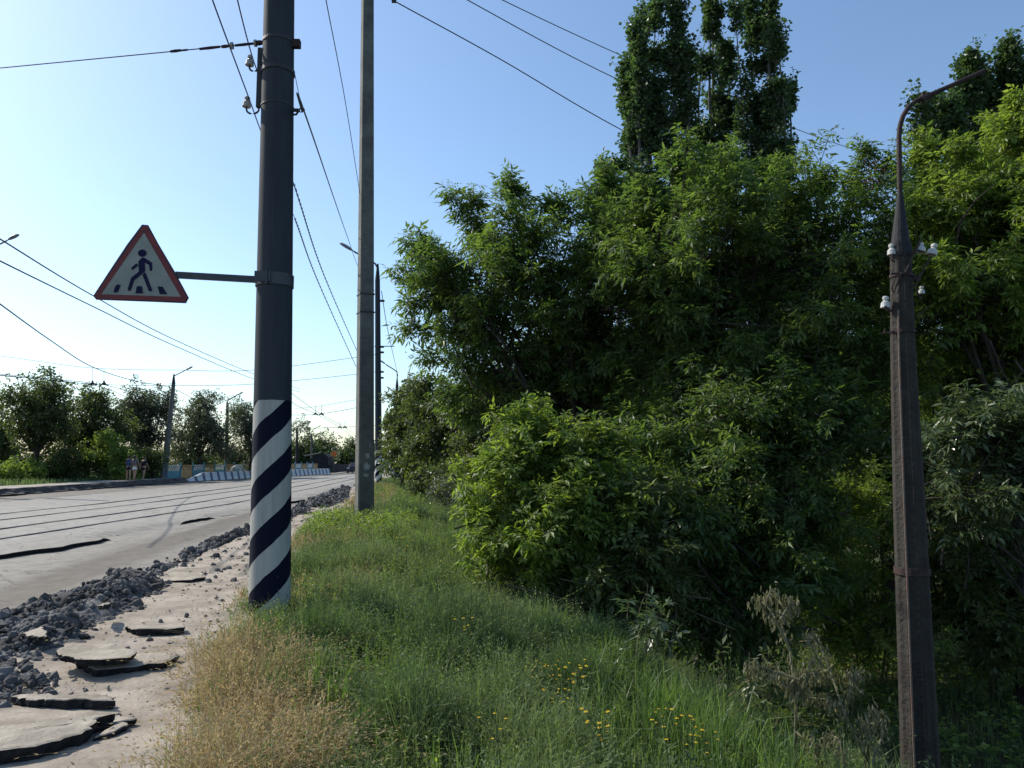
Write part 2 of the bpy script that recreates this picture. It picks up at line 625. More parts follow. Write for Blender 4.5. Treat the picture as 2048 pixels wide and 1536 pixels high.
# pavement and kerb on the far side
REF = x_left
sheet('pavement', lambda y: x_left(y) + (float(vnoise(y, 0, 1.4, 51)) - .5) * .25, lambda y: x_left(y) - 2.6, 8, seg((-12, 59, .5),),
      lambda X, Y: .30 + (vnoise(X, Y, .8, 52) - .5) * .03, M['pavement'])
mb = MB()
yk = seg((-12, 60, .25),)
xk = np.array([float(x_left(y)) for y in yk])
for k in range(len(yk) - 1):
    pass
prof = [(-.10, .31), (.08, .30), (.17, .22), (.26, .10), (.42, .03)]
vv = []
for i, (dx, z) in enumerate(prof):
    jx = (vnoise(yk, i * 3.1, .6, 61) - .5) * .22 + (vnoise(yk, i * 2.1, .25, 63) - .5) * .1
    jz = (vnoise(yk, i * 5.7, .5, 62) - .5) * .09 * (1 if i else 0)
    vv.append(np.stack([xk + dx + jx * (1 if i else 0), yk, z + jz + .004], -1))
vv = np.array(vv)
k = len(yk)
q = np.arange(k - 1)
for i in range(len(prof) - 1):
    mb.add(np.vstack([vv[i], vv[i + 1]]), np.stack([q, q + 1, q + k + 1, q + k], -1))
tag(mb.build('kerb_edge', M['kerb']), kind='structure')

# tram rails: heads flush in the paving with a flangeway beside each
RX = (-10.15, -11.68, -13.4, -14.93)
lab = ['tram rail nearest the broken edge of the paving', 'second tram rail counted from the near lane',
       'third tram rail counted from the near lane', 'tram rail farthest from the near lane']
for r, x0 in enumerate(RX):
    o = thing('tram_rail', lab[r], 'rail', (x0, 8, .06), 'tram rails set in the paving')
    yy = seg((-10, 45, 1.0), (45, 121, 4))
    for nm, dx, wd, z, mt in (('rail_head', 0, .055, .072, M['steel']), ('flangeway', .06, (.035, .024, .03, .02)[r], .0685, M['slab_side'] if r == 0 else M['rubble_dark'])):
        mb = MB()
        xx = np.array([x0 + float(drift(y)) + dx for y in yy])
        if nm == 'flangeway' and r % 2 == 0:
            xx -= 2 * dx
        a = np.stack([xx - wd / 2, yy, np.full(len(yy), z)], -1)
        b = np.stack([xx + wd / 2, yy, np.full(len(yy), z)], -1)
        a2, b2 = a.copy(), b.copy()
        a2[:, 2] -= .05
        b2[:, 2] -= .05
        k = len(yy)
        q = np.arange(k - 1)
        st = np.stack([q, q + 1, q + k + 1, q + k], -1)
        mb.add(np.vstack([a, b]), st)
        mb.add(np.vstack([a2, a]), st)
        mb.add(np.vstack([b, b2]), st)
        mb.build(nm, mt, o)

# ------------------------------------------------------------------ poles
def stripemat(name, period, slope_per_rad, zbase, ztop, white, navy, plain, plain2, phase=0):
    """spiral warning stripes below ztop, bare weathered concrete above (object coordinates: z from the base)"""
    m = bpy.data.materials.new(name)
    m.use_nodes = True
    n = m.node_tree
    L = n.links
    bs = n.nodes['Principled BSDF']
    bs.inputs['Roughness'].default_value = .75
    bs.inputs['Specular IOR Level'].default_value = .12
    tc = n.nodes.new('ShaderNodeTexCoord')
    sx = n.nodes.new('ShaderNodeSeparateXYZ')
    L.new(tc.outputs['Object'], sx.inputs[0])

    def mth(op, a, b=None, c=None):
        k = n.nodes.new('ShaderNodeMath')
        k.operation = op
        for i, q in enumerate((a, b, c)):
            if q is None:
                continue
            if isinstance(q, (int, float)):
                k.inputs[i].default_value = q
            else:
                L.new(q, k.inputs[i])
        return k.outputs[0]
    ang = mth('ARCTAN2', sx.outputs[0], mth('MULTIPLY', sx.outputs[1], -1.0))   # 0 towards the viewer's side (-y), seam behind
    zz = mth('SUBTRACT', sx.outputs[2], mth('MULTIPLY', ang, slope_per_rad))
    nz = n.nodes.new('ShaderNodeTexNoise')
    nz.inputs['Scale'].default_value = 6
    L.new(tc.outputs['Object'], nz.inputs['Vector'])
    zz = mth('ADD', zz, mth('MULTIPLY', mth('SUBTRACT', nz.outputs['Fac'], .5), .035))
    fr = mth('FRACT', mth('DIVIDE', mth('ADD', zz, phase + 50 * period), period))
    isn = mth('GREATER_THAN', fr, .5)
    mp = n.nodes.new('ShaderNodeMapping')
    mp.inputs['Scale'].default_value = (9, 9, .7)
    L.new(tc.outputs['Object'], mp.inputs[0])
    gr = n.nodes.new('ShaderNodeTexNoise')
    gr.inputs['Scale'].default_value = 1.5
    gr.inputs['Detail'].default_value = 10
    gr.inputs['Roughness'].default_value = .7
    L.new(mp.outputs[0], gr.inputs[0])

    def mix(fac, a, b, bt='MIX'):
        k = n.nodes.new('ShaderNodeMix')
        k.data_type = 'RGBA'
        k.blend_type = bt
        for i, q in ((0, fac), (6, a), (7, b)):
            if isinstance(q, tuple):
                k.inputs[i].default_value = (*q, 1)
            elif isinstance(q, (int, float)):
                k.inputs[i].default_value = q
            else:
                L.new(q, k.inputs[i])
        return k.outputs[2]
    paint = mix(isn, white, navy)
    rp = n.nodes.new('ShaderNodeValToRGB')
    rp.color_ramp.elements[0].position = .35
    rp.color_ramp.elements[0].color = (.6, .6, .6, 1)
    rp.color_ramp.elements[1].position = .6
    rp.color_ramp.elements[1].color = (1, 1, 1, 1)
    L.new(gr.outputs['Fac'], rp.inputs[0])
    paint = mix(.6, paint, rp.outputs[0], 'MULTIPLY')
    ch = n.nodes.new('ShaderNodeTexNoise')
    ch.inputs['Scale'].default_value = 16
    ch.inputs['Detail'].default_value = 8
    ch.inputs['Roughness'].default_value = .7
    L.new(tc.outputs['Object'], ch.inputs['Vector'])
    low = mth('MULTIPLY', mth('SUBTRACT', .55, mth('MINIMUM', sx.outputs[2], .55)), .22)
    chip = mth('GREATER_THAN', mth('ADD', ch.outputs['Fac'], low), .70)
    paint = mix(chip, paint, (.10, .095, .085))
    conc = mix(gr.outputs['Fac'], plain2, plain)
    top = mth('GREATER_THAN', mth('ADD', sx.outputs[2], mth('MULTIPLY', nz.outputs['Fac'], .02)), ztop + .01)
    L.new(mix(top, paint, conc), bs.inputs['Base Color'])
    bp = n.nodes.new('ShaderNodeBump')
    bp.inputs['Strength'].default_value = .5
    bp.inputs['Distance'].default_value = .01
    L.new(gr.outputs['Fac'], bp.inputs['Height'])
    L.new(bp.outputs[0], bs.inputs['Normal'])
    return m


PAINT_W, PAINT_N = (.36, .365, .34), (.004, .006, .02)
CONC, CONC2 = (.055, .064, .074), (.016, .021, .028)
M['striped'] = stripemat('striped', .545, .18, 0, 2.23, PAINT_W, PAINT_N, CONC, CONC2, phase=.124)
M['striped_far'] = stripemat('striped_far', .56, .18, 0, 2.25, (.5, .52, .5), PAINT_N, CONC, CONC2, phase=.2)
M['concrete'] = mat('concrete', (.145, .145, .13), .9, .25, 3, .5, color2=(.085, .087, .08), bscale=40)
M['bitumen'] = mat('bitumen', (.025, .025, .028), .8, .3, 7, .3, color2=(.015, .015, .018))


def shaft(name, base, topx, r0, r1, h, mt, parent, n=40):
    """tapered round shaft built upright at the origin, then tilted and moved, so its material runs along it"""
    mb = MB()
    zs = np.linspace(-.4, h, 14)
    rr = r0 + (r1 - r0) * np.clip(zs, 0, None) / h
    mb.tube(np.stack([zs * 0, zs * 0, zs], -1), rr, n, phase=0)
    o = mb.build(name, mt, None, smooth=True)
    o.parent = parent
    o.rotation_euler = (0, math.atan2(topx, h), 0)
    return o


# -- the near striped pole
B1 = P(539, 1226, 8.2)
B1[2] = 0.0
near = thing('tram_pole', 'thick grey pole with navy and white spiral stripes, the nearer striped pole carrying the sign', 'pole', B1,
             'striped tram poles along the road')
near.rotation_euler.z = 0
shaft('shaft', B1, -.15, .212, .140, 10.2, M['striped'], near)


def ring(parent, name, px, py, D, r, hh, mt, tilt=0.0):
    c = P(px, py, D)
    mb = MB()
    mb.lathe(c - np.array((tilt, 0, hh / 2)), c + np.array((tilt, 0, hh / 2)), [(0, r - .01), (0, r), (1, r), (1, r - .01)], 32)
    return mb.build(name, mt, parent, smooth=False)


def on1(py):   # centre of the near pole at picture height py
    z = P(539, py, 8.2)[2]
    return np.array((B1[0] - .0147 * z, B1[1], z)), .212 + (.140 - .212) * z / 10.2


bpy.context.view_layer.update()
for py, hh, dr in ((86, .035, .008), (145, .045, .012), (215, .02, .006)):
    c, r = on1(py)
    mb = MB()
    mb.lathe(c - np.array((0, 0, hh / 2)), c + np.array((0, 0, hh / 2)), [(0, r), (0, r + dr), (1, r + dr), (1, r)], 32)
    mb.build('band', M['steel'], near)
# right-hand clamp lug at (594,90) and hook bracket at (600,222)
c, r = on1(90)
mb = MB()
mb.box(c + np.array((r + .035, -.02, 0)), (.09, .07, .085))
mb.build('clamp_lug', M['rust'], near)
c, r = on1(222)
mb = MB()
mb.box(c + np.array((r + .03, -.02, 0)), (.07, .03, .03))
mb.tube([c + np.array((r + .01, -.02, -.05)), c + np.array((r + .04, -.02, -.05)), c + np.array((r + .07, -.02, 0))], .012, 6)
th = np.linspace(-.5, 4.2, 10)
mb.tube(np.stack([c[0] + r + .10 + .028 * np.cos(th), c[1] - .02 + th * 0, c[2] + .0 + .028 * np.sin(th)], -1), .008, 6)
mb.build('hook', M['steel'], near)


def insulator(mb, p, up, size=1.0, mi=0):
    """bell-shaped pin insulator standing at p, axis up"""
    up = np.array(up, float)
    up /= np.linalg.norm(up)
    prof = [(.06, .0), (.06, .034), (0, .043), (.03, .045), (.40, .041), (.50, .034), (.56, .024), (.66, .021), (.70, .029), (.88, .030), (.97, .022), (1.0, .0)]
    mb.lathe(p, np.array(p) + up * .115 * size, [(t, r * size) for t, r in prof], 16, mi)


def s_hook(mb, a, b, r=.011):
    """J-shaped steel pin: from the bracket a down and up into the insulator foot b"""
    a, b = np.array(a, float), np.array(b, float)
    low = min(a[2], b[2]) - .055
    x = np.linspace(0, math.pi, 9)
    cx = (a[0] + b[0]) / 2
    rx = (a[0] - b[0]) / 2
    pts = [a] + [np.array((cx + rx * math.cos(q), a[1] + (b[1] - a[1]) * q / math.pi, low + .03 - abs(rx) * .8 * math.sin(q))) for q in x] + [b]
    mb.tube(pts, r, 8)


# bracket angle iron left of the pole, carrying two insulators
Dp = 8.2
a, b = P(521, 97, Dp), P(517, 215, Dp)
mb = MB()
mb.tube([a, b], .033, 4, phase=math.pi / 4)
for py in (146,):
    c, r = on1(py)
    mb.box((c + a) / 2 * np.array((1, 1, 0)) + np.array((0, 0, c[2])), (.10, .03, .03))
mb.build('bracket', M['steel'], near)
for py, px in ((131, 499), (214, 493)):
    ins = P(px, py, Dp)
    br = P(518, py - 6, Dp)
    mb = MB()
    insulator(mb, ins, (.05, 0, 1), 1.05)
    o = mb.build('insulator', M['brown_porcelain'], near)
    mb = MB()
    s_hook(mb, br, ins)
    mb.build('pin', M['steel'], near, smooth=True)

# -- tension wire leaving the pole to the left with its insulators
mb = MB()
pts = [P(524, 85, Dp), P(343, 103, Dp), P(0, 136, Dp + .2), P(-700, 180, 8.8)]
tw = thing('span_wire', 'span wire with brown tension insulators running left from the nearest striped pole', 'wire', pts[0], 'overhead wires')
mb.tube(pts, [.006, .006, .006, .006], 6)
mb.build('wire', M['cable'], tw)
for (x0, y0, x1, y1, r, mt) in ((524, 85, 512, 86.5, .03, 'rust'), (507, 87, 470, 91, .017, 'bitumen'), (457, 92, 443, 93.5, .020, 'rust'),
                                (440, 93.5, 399, 98, .017, 'rust'), (376, 99.5, 362, 101, .012, 'steel'), (362, 100.5, 341, 103, .017, 'bitumen')):
    mb = MB()
    mb.tube([P(x0, y0, Dp), P((x0 + x1) / 2, (y0 + y1) / 2, Dp), P(x1, y1, Dp)], [r * .8, r, r * .8], 10)
    mb.build('insulator_rod', M[mt], tw)
for x0, y0 in ((511, 86.5), (464, 91.5)):
    mb = MB()
    mb.lathe(P(x0 - 2, y0, Dp), P(x0 + 2, y0, Dp), [(0, .01), (0, .04), (1, .04), (1, .01)], 14)
    mb.build('disc', M['brown_porcelain'], tw)


def cable(label, pts, r, name='overhead_wire', group='overhead wires', twist=False, n=5, sag=True):
    """a wire through the given (px, py, distance) points"""
    p = np.array([P(*q) for q in pts])
    t = np.linspace(0, len(p) - 1, (len(p) - 1) * 8 + 1)
    # catmull-rom through the points
    out = []
    for u in t:
        i = min(int(u), len(p) - 2)
        s = u - i
        p0 = p[i - 1] if i > 0 else 2 * p[i] - p[i + 1]
        p3 = p[i + 2] if i + 2 < len(p) else 2 * p[i + 1] - p[i]
        p1, p2 = p[i], p[i + 1]
        out.append(.5 * ((2 * p1) + (-p0 + p2) * s + (2 * p0 - 5 * p1 + 4 * p2 - p3) * s * s + (-p0 + 3 * p1 - 3 * p2 + p3) * s ** 3))
    out = np.array(out)
    mb = MB()
    if twist:
        k = 160
        tt = np.linspace(0, len(out) - 1, k)
        c = np.stack([np.interp(tt, np.arange(len(out)), out[:, i]) for i in range(3)], -1)
        ph = np.linspace(0, 2 * math.pi * 26, k)
        for s_ in (0, math.pi):
            c2 = c.copy()
            c2[:, 0] += np.cos(ph + s_) * r * 1.3
            c2[:, 2] += np.sin(ph + s_) * r * 1.3
            mb.tube(c2, r, 5)
    else:
        mb.tube(out, r, n)
    o = mb.build(name, M['cable'])
    return tag(o, label, 'wire', group)


cable('wire held by the lower insulator of the nearest striped pole', [(372, -160, 5.2), (425, 0, 6.4), (497, 194, 8.15), (523, 266, 9.5), (560, 365, 14), (590, 437, 19)], .007)
cable('wire held by the upper insulator of the nearest striped pole', [(448, -130, 5.6), (475, 0, 6.9), (502, 105, 8.15), (527, 180, 9.6), (560, 290, 13), (588, 368, 17)], .007)
cable('twisted cable running lower between the nearest striped pole and the square pole', [(590, 437, 19), (640, 572, 29), (712, 733, 50)], .011, twist=True)
cable('twisted cable running higher between the nearest striped pole and the square pole', [(588, 368, 17), (650, 555, 28), (714, 702, 49)], .011, twist=True)
cable('wire from the hook of the nearest striped pole down to the lamp pole behind', [(604, 224, 8.2), (613, 236, 8.6), (690, 460, 22), (722, 545, 36), (752, 585, 50)], .010)
cable('thin loose wire end above the hook of the nearest striped pole', [(590, 150, 8.25), (597, 185, 8.2), (606, 224, 8.2)], .004)
cable('lone wire passing down to the square concrete pole', [(625, -150, 9), (652, 0, 11), (690, 200, 15), (720, 388, 20.3)], .008)
cable('wire from the far striped lamp pole down to the lamp behind the trees', [(763, 582, 50), (776, 662, 62), (796, 752, 100)], .025)
cable('lowest of the three wires crossing above the tree', [(700, -50, 25), (785, 0, 26), (1000, 118, 29), (1240, 258, 33), (1500, 385, 38), (1700, 470, 44)], .022)
cable('middle of the three wires crossing behind the tall poplars', [(870, -42, 26), (935, 0, 27), (1238, 160, 33), (1592, 315, 40), (1795, 392, 46), (1900, 432, 50)], .020)
cable('highest of the three wires crossing behind the tall poplars', [(900, -60, 26), (1005, 0, 27), (1275, 125, 33), (1592, 258, 40), (1795, 328, 46), (1900, 365, 50)], .018)
mb = MB()
c = P(788, 2, 26)
mb.box(c, (.16, .1, .1))
tag(mb.build('wire_clamp', M['steel']), 'dark clamp on the wire at the top edge right of the square pole', 'clamp')
cable('upper of two long wires sloping down behind the warning sign', [(-90, 420, 14), (0, 478, 16), (187, 592, 24), (350, 680, 36), (513, 750, 60), (600, 778, 80)], .018)
cable('lower of two long wires sloping down below the warning sign', [(-90, 475, 14), (0, 522, 16), (190, 615, 24), (350, 692, 36), (513, 760, 60), (600, 784, 80)], .018)
cable('tram contact wire curving down left of the trees', [(-120, 520, 18), (0, 608, 22), (100, 680, 30), (185, 734, 38), (270, 762, 48), (345, 777, 58), (400, 806, 80), (450, 838, 110)], .022)
cable('upper thin span wire over the road', [(-200, 690, 44), (0, 712, 45), (185, 736, 46), (350, 740, 47), (510, 740, 48), (718, 714, 49), (757, 708, 50)], .014)
cable('lower thin span wire over the road', [(-200, 728, 44), (0, 750, 45), (185, 768, 46), (350, 771, 47), (510, 768, 48), (718, 748, 49), (757, 742, 50)], .014)
cable('left contact wire passing under the hanging insulators', [(-150, 725, 36), (0, 751, 41), (183, 770, 46), (265, 799, 60), (330, 828, 90)], .018)
cable('right contact wire passing under the hanging insulators', [(-150, 722, 36), (0, 748, 41), (208, 770, 46), (285, 797, 60), (345, 826, 90)], .018)
cable('far span wire between the striped pole and the square pole', [(540, 826, 88), (590, 830, 89), (640, 828, 90), (715, 815, 92), (760, 805, 94)], .025)
cable('farthest span wire above the bridge', [(560, 858, 118), (640, 856, 120), (715, 853, 122), (765, 850, 124)], .028)
cable('pale upper span wire above the far hangers', [(590, 817, 88), (640, 812, 90), (715, 799, 92), (760, 792, 94)], .018)
cable('left far contact wire descending to the bridge', [(560, 782, 62), (592, 810, 75), (634, 829, 90), (680, 855, 122), (705, 873, 170)], .022)
cable('right far contact wire descending to the bridge', [(560, 760, 60), (588, 790, 72), (643, 829, 90), (690, 855, 122), (712, 872, 170)], .022)
for lab_, x1, y1, y2, D in (('left hanging insulator of the near pair over the road', 185, 737, 769, 46), ('right hanging insulator of the near pair over the road', 208, 738, 769, 46),
                            ('left hanging insulator of the middle pair above the bridge', 631, 812, 829, 90), ('right hanging insulator of the middle pair above the bridge', 643, 811, 829, 90),
                            ('left hanging insulator of the farthest pair above the bridge', 680, 843, 855, 122), ('right hanging insulator of the farthest pair above the bridge', 690, 842, 855, 122)):
    s_ = D / 46
    o = thing('wire_hanger', lab_, 'insulator', P(x1, y1, D), 'hangers of the contact wires')
    mb = MB()
    mb.tube([P(x1, y1, D), P(x1, y2 - 2, D)], .012 * s_, 5)
    mb.build('drop_wire', M['cable'], o)
    mb = MB()
    a, b = P(x1, y2 - 8 / s_, D), P(x1, y2, D)
    mb.lathe(a, b, [(0, .02 * s_), (.1, .05 * s_), (.5, .06 * s_), (.6, .11 * s_), (1, .13 * s_)], 10)
    mb.tube([P(x1 - 9 / s_, y2 + 1, D), P(x1, y2 - 1, D), P(x1 + 9 / s_, y2 + 1, D)], .035 * s_, 5)
    mb.build('clamp', M['bitumen'], o)

# -- warning sign on its arm
Ds = 8.2
nrm_sign = np.array((.12, -.99, 0))
c8 = P(285, 560, Ds - .22)
sg = thing('pedestrian_crossing_sign', 'red bordered triangular warning sign with a walking figure on a steel arm', 'sign', P(285, 560, Ds - .22))


def sp(px, py, off=0.0):
    """a point in the sign's own plane seen at that pixel, 'off' metres in front of it"""
    r = P(px, py, 1.0) - np.array((0, 0, EYE))
    n_ = np.array((.13, -.9915, 0))
    t = (n_ @ (c8 - np.array((0, 0, EYE)) + n_ * off)) / (n_ @ r)
    return np.array((0, 0, EYE)) + r * t


def plate(pix, off, th_, name, mt, parent):
    a = np.array([sp(x, y, off) for x, y in pix])
    n_ = np.array((.13, -.9915, 0))
    b = a - n_ * th_
    k = len(a)
    me = bpy.data.meshes.new(name)
    me.from_pydata([tuple(q) for q in np.vstack([a, b])], [], [tuple(range(k)), tuple(range(2 * k - 1, k - 1, -1))] + [(i, k + i, k + (i + 1) % k, (i + 1) % k) for i in range(k)])
    me.materials.append(mt)
    o = bpy.data.objects.new(name, me)
    COL.objects.link(o)
    o.parent = parent
    o.matrix_parent_inverse = parent.matrix_basis.inverted()
    bmx(me)
    return o


import bmesh


def bmx(me):
    b = bmesh.new()
    b.from_mesh(me)
    bmesh.ops.recalc_face_normals(b, faces=b.faces)
    b.to_mesh(me)
    b.free()


bpy.context.view_layer.update()
M['sign_red'] = mat('sign_red', (.17, .02, .02), .5, .4, 12, .1, color2=(.11, .018, .02))
M['sign_white'] = mat('sign_white', (.25, .262, .235), .5, .4, 5, .05, color2=(.19, .205, .185))
M['sign_navy'] = mat('sign_navy', (.008, .010, .04), .6, .12)
M['sign_edge'] = mat('sign_edge', (.03, .025, .04), .6, .4)
outer = [(284, 449), (296, 450), (316, 487), (349, 543), (377, 595), (371, 606), (300, 603), (192, 599), (186, 592), (226, 531), (254, 489)]
inner = [(288, 463), (292, 472), (331, 543), (362, 594), (201, 589)]
inner = [(288, 464), (362, 594), (201, 589)]
plate(outer, 0, .02, 'backing', M['sign_edge'], sg)
# red border: ring between the outer outline and the inner triangle
ro = [(286, 451), (294, 451.5), (375, 595), (370, 603.5), (193, 597.5), (188.5, 592)]


def ringplate(o_, i_, off, name, mt, parent):
    """strip band between two outlines given as matching corner lists"""
    a = [sp(x, y, off) for x, y in o_]
    b = [sp(x, y, off) for x, y in i_]
    me = bpy.data.meshes.new(name)
    k = len(a)
    n_ = np.array((.13, -.9915, 0)) * .003
    vs = a + b + [q - n_ for q in a] + [q - n_ for q in b]
    fs = []
    for i in range(k):
        j = (i + 1) % k
        fs += [(i, j, k + j, k + i), (i, 2 * k + i, 2 * k + j, j), (k + i, k + j, 3 * k + j, 3 * k + i)]
    me.from_pydata([tuple(q) for q in vs], [], fs)
    me.materials.append(mt)
    bmx(me)
    o = bpy.data.objects.new(name, me)
    COL.objects.link(o)
    o.parent = parent
    o.matrix_parent_inverse = parent.matrix_basis.inverted()
    return o


ringplate(ro, [(287, 466), (289, 466), (361, 592.5), (360, 593.5), (203, 588.5), (202.5, 588)], .005, 'border', M['sign_red'], sg)
plate([(288, 465), (361.5, 593.5), (201.5, 588.5)], .003, .002, 'face', M['sign_white'], sg)
Z = lambda x, y: (230 + x / 12.8, 480 + y / 12.8)      # coordinates read off a 12.8x enlargement
fig = MB()


def blob(pts):
    return plate([Z(*q) for q in pts], .009, .003, 'x', M['sign_navy'], sg)


def capsule(pts, r, square_start=False):
    """outline of a polyline with round ends, in enlarged picture units"""
    pts = [np.array(q, float) for q in pts]
    left, right = [], []
    for i, q in enumerate(pts):
        if i == 0:
            d = pts[1] - q
        elif i == len(pts) - 1:
            d = q - pts[i - 1]
        else:
            d = (pts[i + 1] - q) / np.linalg.norm(pts[i + 1] - q) + (q - pts[i - 1]) / np.linalg.norm(q - pts[i - 1])
        d = d / np.linalg.norm(d)
        nn = np.array((-d[1], d[0]))
        left.append(q + nn * r)
        right.append(q - nn * r)
    d = pts[-1] - pts[-2]
    a0 = math.atan2(d[1], d[0])
    end = [pts[-1] + r * np.array((math.cos(a0 + t), math.sin(a0 + t))) for t in np.linspace(math.pi / 2, -math.pi / 2, 7)[1:-1]]
    return left + end + right[::-1]


objs = [blob([(695 + 108 * math.cos(t), 335 + 93 * math.sin(t)) for t in np.linspace(0, 2 * math.pi, 20, endpoint=False)]),
        blob([(695, 447), (740, 447), (935, 570), (950, 610), (950, 770), (925, 792), (890, 785), (872, 640), (760, 575), (770, 790), (740, 830),
              (490, 1030), (400, 1290), (375, 1303), (335, 1290), (325, 1250), (415, 960), (610, 810), (597, 545)]),
        blob(capsule([(570, 622), (450, 725)], 34)),
        blob([(775, 825), (940, 1255), (945, 1295), (905, 1318), (862, 1300), (700, 885)])]
objs2 = [blob([(60, 1130), (140, 1155), (75, 1330), (-10, 1345), (-40, 1330), (0, 1200)]),
         blob([(560, 1180), (688, 1182), (712, 1365), (525, 1362)]),
         blob([(1088, 1188), (1215, 1195), (1335, 1390), (1145, 1382)])]


def join(objs, name):
    b = bmesh.new()
    for o in objs:
        b.from_mesh(o.data)
    me = bpy.data.meshes.new(name)
    b.to_mesh(me)
    b.free()
    me.materials.append(M['sign_navy'])
    r = bpy.data.objects.new(name, me)
    COL.objects.link(r)
    r.parent = objs[0].parent
    r.matrix_parent_inverse = objs[0].matrix_parent_inverse
    for o in objs:
        bpy.data.objects.remove(o)
    return r


join(objs, 'walking_figure')
for q in objs2:
    q.name = 'crossing_stripe'
a, b = sp(352, 550, -.03), P(519, 559.5, 8.12)
mb = MB()
d_ = b - a
hh = 13 / F * 8.2 / 2
mb.add([a + (0, -.02, hh), b + (0, -.02, hh), b + (0, -.02, -hh), a + (0, -.02, -hh), a + (0, .02, hh), b + (0, .02, hh), b + (0, .02, -hh), a + (0, .02, -hh)],
       [(0, 3, 2, 1), (4, 5, 6, 7), (0, 1, 5, 4), (3, 7, 6, 2), (1, 2, 6, 5), (0, 4, 7, 3)])
# the arm runs on behind the plate
a2 = sp(230, 543, -.04)
M['arm'] = mat('arm', (.045, .052, .065), .5, .4, 9, .1, color2=(.032, .038, .045))
mb.build('arm', M['arm'], sg)
mb = MB()
p0, p1 = sp(232, 548, -.035), sp(354, 551, -.035)
mb.tube([p0, p1], .022, 4, phase=math.pi / 4)
mb.build('back_rail', M['arm'], sg)
c, r = on1(563)
mb = MB()
mb.lathe(c - np.array((0, 0, .065)), c + np.array((0, 0, .065)), [(0, r), (0, r + .013), (1, r + .013), (1, r)], 40)
mb.box(c + np.array((-r * .35, -r - .012, .01)), (.17, .03, .11))
mb.box(c + np.array((-.02, -r - .02, 0)), (.02, .04, .15))
mb.build('clamp', M['arm'], sg)

# -- square concrete pole
B2 = np.array((P(728.5, 1040, 20.5)[0], 20.5, 0.0))
sq = thing('power_pole', 'tall square tapering concrete pole with a sunlit left edge and torn paper scraps', 'pole', B2)
th0 = math.radians(25)
sq.rotation_euler = (0, -.0125, 0)


def sqshaft(name, zs, half, mt, parent, rz, cx=0):
    mb = MB()
    ch = .86
    out = []
    for z, hw in zip(zs, half):
        q = [(-hw, -hw * ch), (-hw * ch, -hw), (hw * ch, -hw), (hw, -hw * ch), (hw, hw * ch), (hw * ch, hw), (-hw * ch, hw), (-hw, hw * ch)]
        out.append([(x, y, z) for x, y in q])
    v = np.array(out)
    k = 8
    vv = v.reshape(-1, 3)
    f = []
    for i in range(len(zs) - 1):
        for j in range(k):
            f.append((i * k + j, i * k + (j + 1) % k, (i + 1) * k + (j + 1) % k, (i + 1) * k + j))
    mb.add(vv, f)
    t = (len(zs) - 1) * k
    mb.add(v[-1], [(0, 1, 2, 3), (4, 5, 6, 7), (0, 3, 4, 7)])
    o = mb.build(name, mt)
    o.parent = parent
    o.rotation_euler = (0, 0, rz)
    return o


zt = 18.5
sqshaft('shaft', np.linspace(-.3, zt, 12), np.interp(np.linspace(-.3, zt, 12), (-.3, .1, 15.8, zt), (.217, .214, .140, .128)), M['concrete'], sq, th0)
for pz, pw in ((8.0, .2), (10.4, .17)):
    pass
for py in (626, 590):
    z = P(735, py, 20.5)[2]
    hw = np.interp(z, (0, 15.8), (.214, .140))
    mb = MB()
    mb.box((0, 0, z), (hw * 2 + .03, hw * 2 + .03, .035))
    o = mb.build('band', M['steel'])
    o.parent = sq
    o.rotation_euler = (0, 0, th0)
M['paper'] = mat('paper', (.42, .42, .40), .9, .2, 30, 0, color2=(.2, .2, .19))
for px, py, ww, hh in ((733, 911, .14, .18), (732, 933, .20, .22), (730, 950, .2, .10), (738, 890, .03, .2)):
    z = P(px, py, 20.5)[2]
    x = (px - 731) / F * 20.3
    hw = np.interp(z, (0, 15.8), (.214, .140))
    k = 12
    a_ = np.linspace(0, 2 * math.pi, k, endpoint=False)
    rr = RNG.uniform(.6, 1.1, k)
    mb = MB()
    vv = [(x + ww / 2 * math.cos(t) * r_, -hw - .004 - .0, z + hh / 2 * math.sin(t) * r_) for t, r_ in zip(a_, rr)] + [(x, -hw - .008, z)]
    mb.add(vv, [(i, (i + 1) % k, k, k) for i in range(k)])
    o = mb.build('paper_scrap', M['paper'])
    o.parent = sq
    o.rotation_euler = (0, 0, th0)

# -- far striped lamp pole


def lamp_head(mb, p, d, s=1.0, mi=0, mi2=1):
    """cobra head luminaire starting at p, pointing along d"""
    d = np.array(d, float)
    d /= np.linalg.norm(d)
    L_ = .75 * s
    prof = [(0, .03), (.12, .05), (.25, .10), (.55, .13), (.85, .11), (1.0, .03)]
    n = 12
    side = np.cross(d, (0, 0, 1))
    side /= np.linalg.norm(side)
    up = np.cross(side, d)
    rings = []
    for t, r in prof:
        for j in range(n):
            a = 2 * math.pi * j / n
            rings.append(p + d * L_ * t + side * math.cos(a) * r * s * 1.15 + up * math.sin(a) * r * s * (.75 if math.sin(a) > 0 else .45))
    f = [(i * n + j, i * n + (j + 1) % n, (i + 1) * n + (j + 1) % n, (i + 1) * n + j) for i in range(len(prof) - 1) for j in range(n)]
    mb.add(rings, f, mi)
    return p + d * L_ * .62 - up * .05 * s, d, side, up


